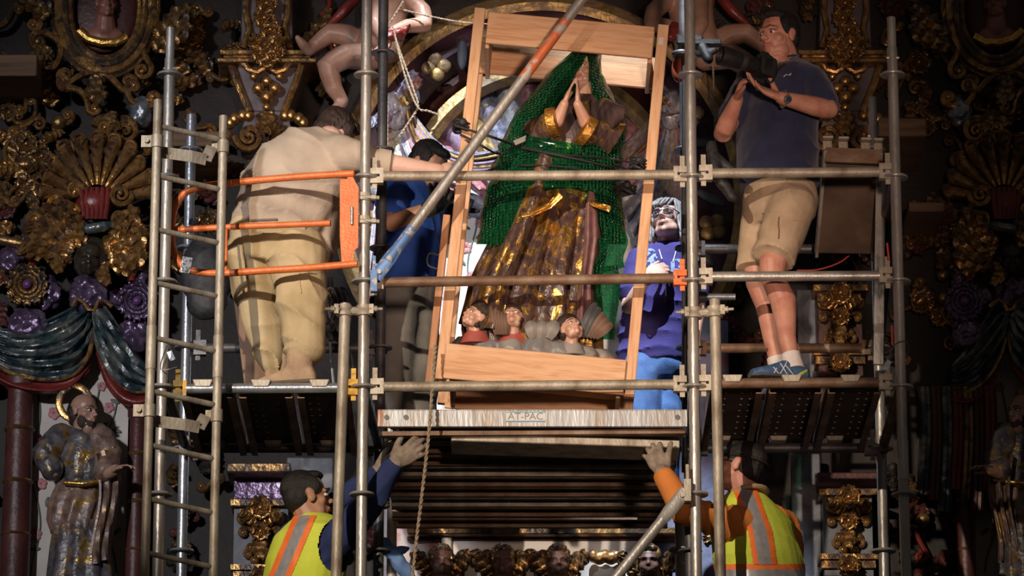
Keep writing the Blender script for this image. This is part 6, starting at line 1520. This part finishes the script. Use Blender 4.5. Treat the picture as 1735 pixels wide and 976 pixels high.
def curtain(side):
    X = lambda x: x if side < 0 else 2 * 903 - x; where = 'on the left, roped back' if side < 0 else 'on the right beside the woman'
    t = thing('carved_curtain', 'carved striped curtain of the niche ' + where, 'curtain', B(X(700), 450, .08), 'carved niche curtains')
    K = (672, 178)
    ends = smooth_path([(872, 240, 0), (850, 276, 0), (812, 296, 0), (772, 316, 0), (742, 380, 0), (712, 452, 0), (676, 480, 0), (646, 500, 0), (615, 500, 0)], 3)
    for i in range(len(ends) - 1):
        e0, e1 = ends[i], ends[i + 1]; f = i / (len(ends) - 2)
        m = cur[(i * 7 + i // 3) % 5]
        def fn(u, v, e0=e0, e1=e1, f=f):
            ex, ey = e0.x + (e1.x - e0.x) * u, e0.y + (e1.y - e0.y) * u; kx, ky = K[0] + 14 * (1 - f) - 18 * f + 3 * u, K[1] + (f + u * .05) * 22
            sag = 46 * math.sin(PI * v) * (1 - f); x = kx + (ex - kx) * v - sag * .25; y = ky + (ey - ky) * v + sag
            return B(X(x), y, .10 + .05 * math.sin(PI * u) * (.4 + v) + .03 * math.sin(PI * v))
        build(MB().grid(fn, 8, 18, .012), 'fold', m, t)
    q = MB(); q.ell(B(X(668), 186, .16), (.075, .05, .10)); q = q.remesh(.008, 2); q.displace(folds(.018, 14, (2, 1, .5))); build(q, 'bunched_knot', cur[3], t)
    for k in range(6): q = MB(); leafmesh(q, (X(668), 186), (X(668 + 44 * math.cos(k * .7 - .6)), 168 + 46 * math.sin(k * .7 - 1.6)), 20, .16, .05, 2); build(q, 'ruffle', cur[k % 5], t)
    edge = [(X(p[0]), p[1]) for p in ((690, 186), (706, 236), (750, 276), (815, 298), (880, 285))]; q = MB(); rtube(q, [(p.x, p.y) for p in smooth_path([(x, y, 0) for x, y in edge], 5)], .013, .17, 8, False); build(q, 'gold_fringe', gold_old, t)
for s in (-1, 1): curtain(s)
# valance folds high in the niche
t = thing('niche_valance', 'row of striped carved folds hanging under the arch behind the statue', 'valance', B(930, 270, 0))
for k in range(16):
    a = PI * (1 - (k + .5) / 16); x0, y0 = 918 + 205 * math.cos(a), 344 - 205 * math.sin(a); x1, y1 = 918 + 90 * math.cos(a), 372 - 60 * math.sin(a); w = 20
    nx, ny = math.sin(a), math.cos(a)
    q = MB(); q.grid(lambda u, v: B(x0 + (x1 - x0) * v + nx * (u - .5) * 2 * w * (1 - .5 * v), y0 + (y1 - y0) * v + ny * (u - .5) * 2 * w * (1 - .5 * v), -.05 + .05 * math.sin(PI * u)), 8, 10, .01); build(q, 'fold', cur[(k * 3) % 5], t)
t = thing('niche_painting', 'white niche back painted with pink flowers, seen beside the statue', 'panel', B(930, 600, -.05))
a, b = B(762, 318, -.05), B(1096, 1000, -.05); build(MB().box((a.x / 2 + b.x / 2, a.y, a.z / 2 + b.z / 2), b.x - a.x, .04, a.z - b.z), 'board', white_pn, t)
vines(t, [[(800 + 8 * math.sin(k), 330 + 26 * k) for k in range(10)], [(1078 + 6 * math.sin(k), 330 + 26 * k) for k in range(8)]], [(808, 345, 12), (796, 362, 9), (812, 378, 8), (790, 420, 11), (800, 470, 11), (806, 520, 10), (1084, 345, 9), (1080, 440, 10)], [(790, 385, .5, 16), (812, 400, -.6, 16), (785, 445, 1, 14), (810, 495, .3, 14)], -.028)
for x, nm_ in ((758, 'left of the crate'), (1098, 'behind the woman')):
    slab(x - 7, x + 7, 318, 1000, .0, cream, 'gilt_strip', 'narrow cream and gold moulding strip ' + nm_, 'moulding')
for x0, x1, nm_ in ((640, 750, 'left, behind the blue-shirted man'), (1106, 1240, 'right, behind the woman')):
    t = thing('brocade_painting', 'blue brocade panel in the niche, ' + nm_, 'panel', B((x0 + x1) / 2, 900, -.1))
    a, b = B(x0, 250, -.09), B(x1, 1000, -.09); build(MB().box((a.x / 2 + b.x / 2, a.y, a.z / 2 + b.z / 2), b.x - a.x, .04, a.z - b.z), 'board', M('blue brocade ground', [(.3, (.10, .12, .22)), (.55, (.20, .22, .34)), (.75, (.30, .10, .14))], 9, .55, 0, .2, 40) if x0 > 1000 else M('pale rose floral ground', [(.35, (.52, .46, .48)), (.55, (.62, .60, .62)), (.7, (.50, .20, .24))], 10, .6), t)
    for k in range(8):
        q = MB(); rosettemesh(q, x0 + 20 + (k * 37) % (x1 - x0 - 30), 275 + k * 34, 15, 6, -.06); build(q, 'gold_flower', gold_bright, t)
# below the middle deck: cornice and dim cherubs
slab(690, 1150, 893, 905, .05, gold_dark, 'altar_cornice', 'long dark gold and red cornice under the middle deck', 'cornice', dep=.4)
slab(690, 1150, 906, 916, -.02, maroon, 'altar_frieze', 'maroon frieze under the long cornice', 'frieze', dep=.4)
for i, (x, lab) in enumerate(((748, 'dim carved cherub head under the cornice, nearest the rope'), (852, 'dim carved cherub head under the cornice, second from the rope'), (945, 'dim carved cherub head under the cornice, third from the rope'), (1100, 'dim carved cherub head under the cornice, nearest the lower brace'))):
    t = thing('carved_cherub', lab, 'carving', B(x, 990, .1), 'dim cherubs under the cornice'); h = MB(); C = B(x, 952, .10); R = basis((.1 * (-1) ** i, -1, -.05)); P = head(h, C, R, .72, child=1); h.limb([P(0, -.02, -.05), B(x, 995, .04)], [.05, .07]); h.ell(B(x, 1002, .04), (.13, .07, .07))
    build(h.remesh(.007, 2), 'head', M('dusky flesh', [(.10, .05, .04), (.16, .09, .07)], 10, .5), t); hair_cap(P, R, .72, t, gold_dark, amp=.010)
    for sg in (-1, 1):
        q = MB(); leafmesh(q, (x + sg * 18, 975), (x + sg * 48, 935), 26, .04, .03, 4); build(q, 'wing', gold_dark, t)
for x, lab in ((805, 'gilt cloud carving between the first two dim cherubs'), (900, 'gilt cloud carving between the middle dim cherubs'), (1025, 'gilt cloud carving left of the cherub by the brace')):
    q = MB(); 
    for k in range(5): q.ell(B(x - 20 + k * 10, 942 + 4 * (k % 2), .03), .035)
    tag(build(q.remesh(.008, 2), 'cloud_carving', gold_old), lab, 'carving', 'gilt clouds under the cornice')
# --- cherubs sitting on the arch
def cherub(side):
    X = (lambda x: x) if side < 0 else (lambda x: 2 * 912 - x); where = 'on the left shoulder of the arch, leg dangling' if side < 0 else 'on the right shoulder of the arch behind the tripod'
    t = thing('cherub_figure', 'carved cherub seated ' + where, 'statue', B(X(650), 120, .2), 'seated cherubs'); S = lambda x, y, d: B(X(x), y, d)
    b = MB(); b.loft([(S(640, 100, .25), V((.11, 0, 0)), V((0, .10, 0))), (S(645, 70, .25), V((.12, 0, 0)), V((0, .11, 0))), (S(652, 30, .25), V((.115, 0, 0)), V((0, .10, 0))), (S(658, -5, .25), V((.13, 0, 0)), V((0, .09, 0))), (S(660, -22, .25), V((.05, 0, 0)), V((0, .05, 0)))], 20)
    b.limb([S(628, 96, .30), S(584, 96, .42), S(554, 112, .46), S(566, 150, .42), S(580, 172, .38)], [.075, .066, .058, .046, .034]); b.limb([S(580, 172, .38), S(572, 182, .42), S(560, 192, .48)], [.034, .030, .020])
    b.limb([S(624, 84, .20), S(588, 60, .22), S(560, 56, .22), S(534, 76, .20), S(524, 86, .22)], [.075, .062, .054, .040, .030]); b.limb([S(524, 86, .22), S(512, 74, .26), S(504, 64, .28)], [.030, .026, .016])
    b.limb([S(690, -5, .28), S(716, 20, .34), S(720, 42, .36), S(690, 44, .40), S(668, 52, .44)], [.052, .048, .044, .038, .028]); b.limb([S(640, -5, .3), S(636, 40, .42), S(655, 75, .44)], [.05, .042, .03])
    d = V((-.3 * -side, -.5, -.6)).normalized(); z = V((0, -.6, .6)); z = (z - d * z.dot(d)).normalized(); x = d.cross(z); hand(b, S(656, 74, .44), Matrix((x, d, z)).transposed(), 1, (40, 45, 30), .7)
    hC = S(662, -62, .28); R = basis((-.2 * -side, -1, -.2)); P = head(b, hC, R, .82, child=1)
    build(b.remesh(.0075, 3), 'body', flesh_st, t); hair_cap(P, R, .82, t, hair_brown, amp=.01)
    q = MB(); q.loft([(S(655, 48, .42), V((.05, 0, 0)), V((0, .03, 0))), (S(668, 60, .46), V((.05, 0, .03)), V((0, .03, 0))), (S(690, 52, .44), V((.02, 0, .05)), V((0, .03, 0)))], 12); q = q.remesh(.006, 2); q.displace(folds(.01, 20)); build(q, 'red_sash', red_lac, t)
    q = MB(); q.limb([S(560, 40, .1), S(580, 22, .12), S(600, 0, .12), S(606, -20, .1)], [.02, .03, .03, .02], 12); build(q, 'red_drape', red_lac, t)
for s in (-1, 1): cherub(s)
# ------------------------------------------------------------------ ropes, cables, tripod
def rope(pts, r, name, label, n=7, sub=8, cat='rope', m=rope_m):
    """two twisted strands"""
    P = smooth_path(pts, sub); t = thing(name, label, cat, P[-1]); L = 0
    for k in range(2):
        q = []; L = 0
        for i, p in enumerate(P):
            if i: L += (p - P[i - 1]).length
            a = L / (r * 7) * 2 * PI + k * PI; d = (P[min(i + 1, len(P) - 1)] - P[max(i - 1, 0)]).normalized(); u = d.orthogonal().normalized(); w = d.cross(u); q.append(p + (u * math.cos(a) + w * math.sin(a)) * r * .5)
        build(MB().tube(q, r * .62, 6), 'strand', m, t)
    return t
rope([W(738, 585, .05), W(733, 650, .0), W(727, 730, -.05), W(716, 830, -.05), W(704, 930, -.05), W(690, 1060, -.05)], .008, 'hanging_rope', 'thick rope hanging from the crate past the deck edge', sub=30)
rope([B(652, 95, .5), B(656, 200, .5), B(654, 330, .5), B(654, 420, .5)], .007, 'altar_rope', 'pale rope hanging straight down left of the curtain knot', sub=18)
rope([B(666, 45, .5), B(676, 90, .5), B(690, 140, .5), B(708, 182, .5), B(725, 188, .5), B(742, 194, .5)], .006, 'altar_rope', 'rope slanting from the cherub hands to the curtain knot', sub=12)
rope([B(668, 60, .48), B(684, 105, .48), B(700, 150, .48), B(708, 180, .48), B(694, 205, .48), B(676, 232, .48)], .006, 'altar_rope', 'second slanting rope ending in a loose tail below the knot', sub=12)
rope([B(690, -10, .46), B(676, 14, .46), B(652, 52, .46)], .006, 'altar_rope', 'short rope crossing the left cherub', sub=12)
rope([B(680, 16, .44), B(730, 28, .44), B(785, 38, .44), B(850, 42, .44)], .0055, 'altar_rope', 'rope running from the left cherub to the crate top', sub=12)
rope([B(1060, 62, .15), B(1112, 44, .16), B(1150, 32, .22), B(1190, 22, .3)], .0055, 'altar_rope', 'rope running from the crate top towards the tripod', sub=12)
rope([B(1100, 188, .4), B(1130, 192, .4), B(1160, 186, .4)], .0055, 'altar_rope', 'rope tied across the right curtain', sub=12)
rope([B(1208, 110, .5), B(1211, 200, .5), B(1213, 300, .5)], .006, 'altar_rope', 'thin rope hanging right of the black rear post', sub=14)
# coiled cable behind the legs of the bent man
t = thing('cable_coil', 'coil of grey and black cable hanging behind the bent man', 'cable', W(568, 520, .75))
cb = M('grey cable', [(.20, .23, .28), (.36, .4, .46)], 30, .5)
for k in range(7):
    c = W(556 + k * 4, 518 + (k % 3) * 8, .98 + .012 * k); rr = .055 + .012 * (k % 3); q = MB()
    q.tube([c + V((rr * .6 * math.cos(a), .02 * math.sin(2 * a + k), rr * 1.6 * math.sin(a))) for a in [j * PI / 14 for j in range(28)]], .0075, 6, closed=True); build(q, 'loop', cb if k % 2 else steel_dark, t)
for k, (x0, x1) in enumerate(((552, 566), (562, 590), (556, 600))):
    build(MB().tube(smooth_path([W(x0, 470, 1.02), W(x0 + 6, 560, 1.04), W(x1 - 6, 598, 1.035), W(x1, 660, 1.0)], 6), .007, 6), 'trailing_cable', (cb, steel_dark, steel_dark)[k], t)
t = thing('tan_board', 'tan board stood on edge behind the boots of the bent man', 'board', W(432, 650, .9))
build(MB().beam(W(415, 470, .95), W(448, 645 + 90, .95), .02, .13, (0, 1, 0)), 'board', M('tan hardboard', [(.20, .12, .08), (.27, .17, .11)], 4, .8), t)
t = thing('tool_bag', 'black bag hanging from the rear post behind the ladder', 'bag', W(345, 520, .95))
q = MB(); q.ell(W(352, 462, .95), (.13, .07, .19)); q.ell(W(350, 510, .95), (.10, .06, .09)); q = q.remesh(.01, 4); q.displace(folds(.012, 8)); build(q, 'bag', black_web, t)
build(MB().tube(smooth_path([W(340, 420, .95), W(330, 385, 1.0), W(324, 372, 1.03), W(322, 380, 1.05)], 4), .008, 6), 'strap', black_web, t)
# camera slider on a black stand behind the front post
blk = MATS['camera black']
t = thing('light_stand', 'black stand with a bracket and clamp beside the right front post', 'stand', W(1160, 690, .75))
build(MB().tube([W(1160, 800, .8), W(1160, 80, .8)], .014, 10), 'stem', blk, t)
build(MB().box(W(1168, 72, .8), .13, .09, .05), 'head_block', blk, t, bevel=.008)
build(MB().beam(W(1170, 73, .78), W(1222, 73, .78), .05, .028), 'arm', blk, t, bevel=.004)
build(MB().lathe([(.045, -.01), (.05, 0), (.045, .01)], W(1155, 92, .8), n=16), 'disc', steel_dark, t)
q = MB(); q.limb([W(1190, 80, .78), W(1200, 100, .76)], [.03, .026]); q.limb([W(1185, 92, .78), W(1210, 86, .76)], [.02, .018]); build(q.remesh(.007, 1), 'clamp', blk, t)
build(MB().ell(W(1150, 118, .85), (.035, .03, .065)), 'orange_bulb', M('red-orange plastic', [(.22, .04, .02), (.3, .06, .03)], 10, .4), t)
q = MB(); q.limb([W(1206, 248, .10), W(1212, 290, .05), W(1240, 335, .08)], [.024, .03, .02]); q.limb([W(1214, 270, .08), W(1246, 292, .06)], [.026, .015])
tag(build(q.remesh(.009, 3).displace(folds(.008, 10)), 'black_jacket', black_web), 'black jacket sleeve slung beside the right front post', 'jacket')
# blue rag tied low on the left
q = MB(); 
for a, b, r in (((650, 925), (672, 945), .035), ((668, 940), (690, 965), .03), ((664, 938), (690, 928), .022), ((672, 950), (700, 985), .03)): q.limb([W(*a, 1.75), W(*b, 1.75)], [r, r * .6])
q = q.remesh(.008, 2); q.displace(folds(.014, 14)); tag(build(q, 'blue_rag', M('faded blue cloth', [(.3, (.05, .12, .30)), (.7, (.16, .28, .50))], 10, .9)), 'blue rag tied to a post under the middle deck', 'rag')
q = MB()
for k in range(5): q.lathe([(.034, -.007), (.042, 0), (.034, .007)], W(646, 838 + k * 5, 1.07), n=14)
tag(build(q, 'rope_lashing', rope_m), 'rope lashing wound round the dark rear post', 'rope')
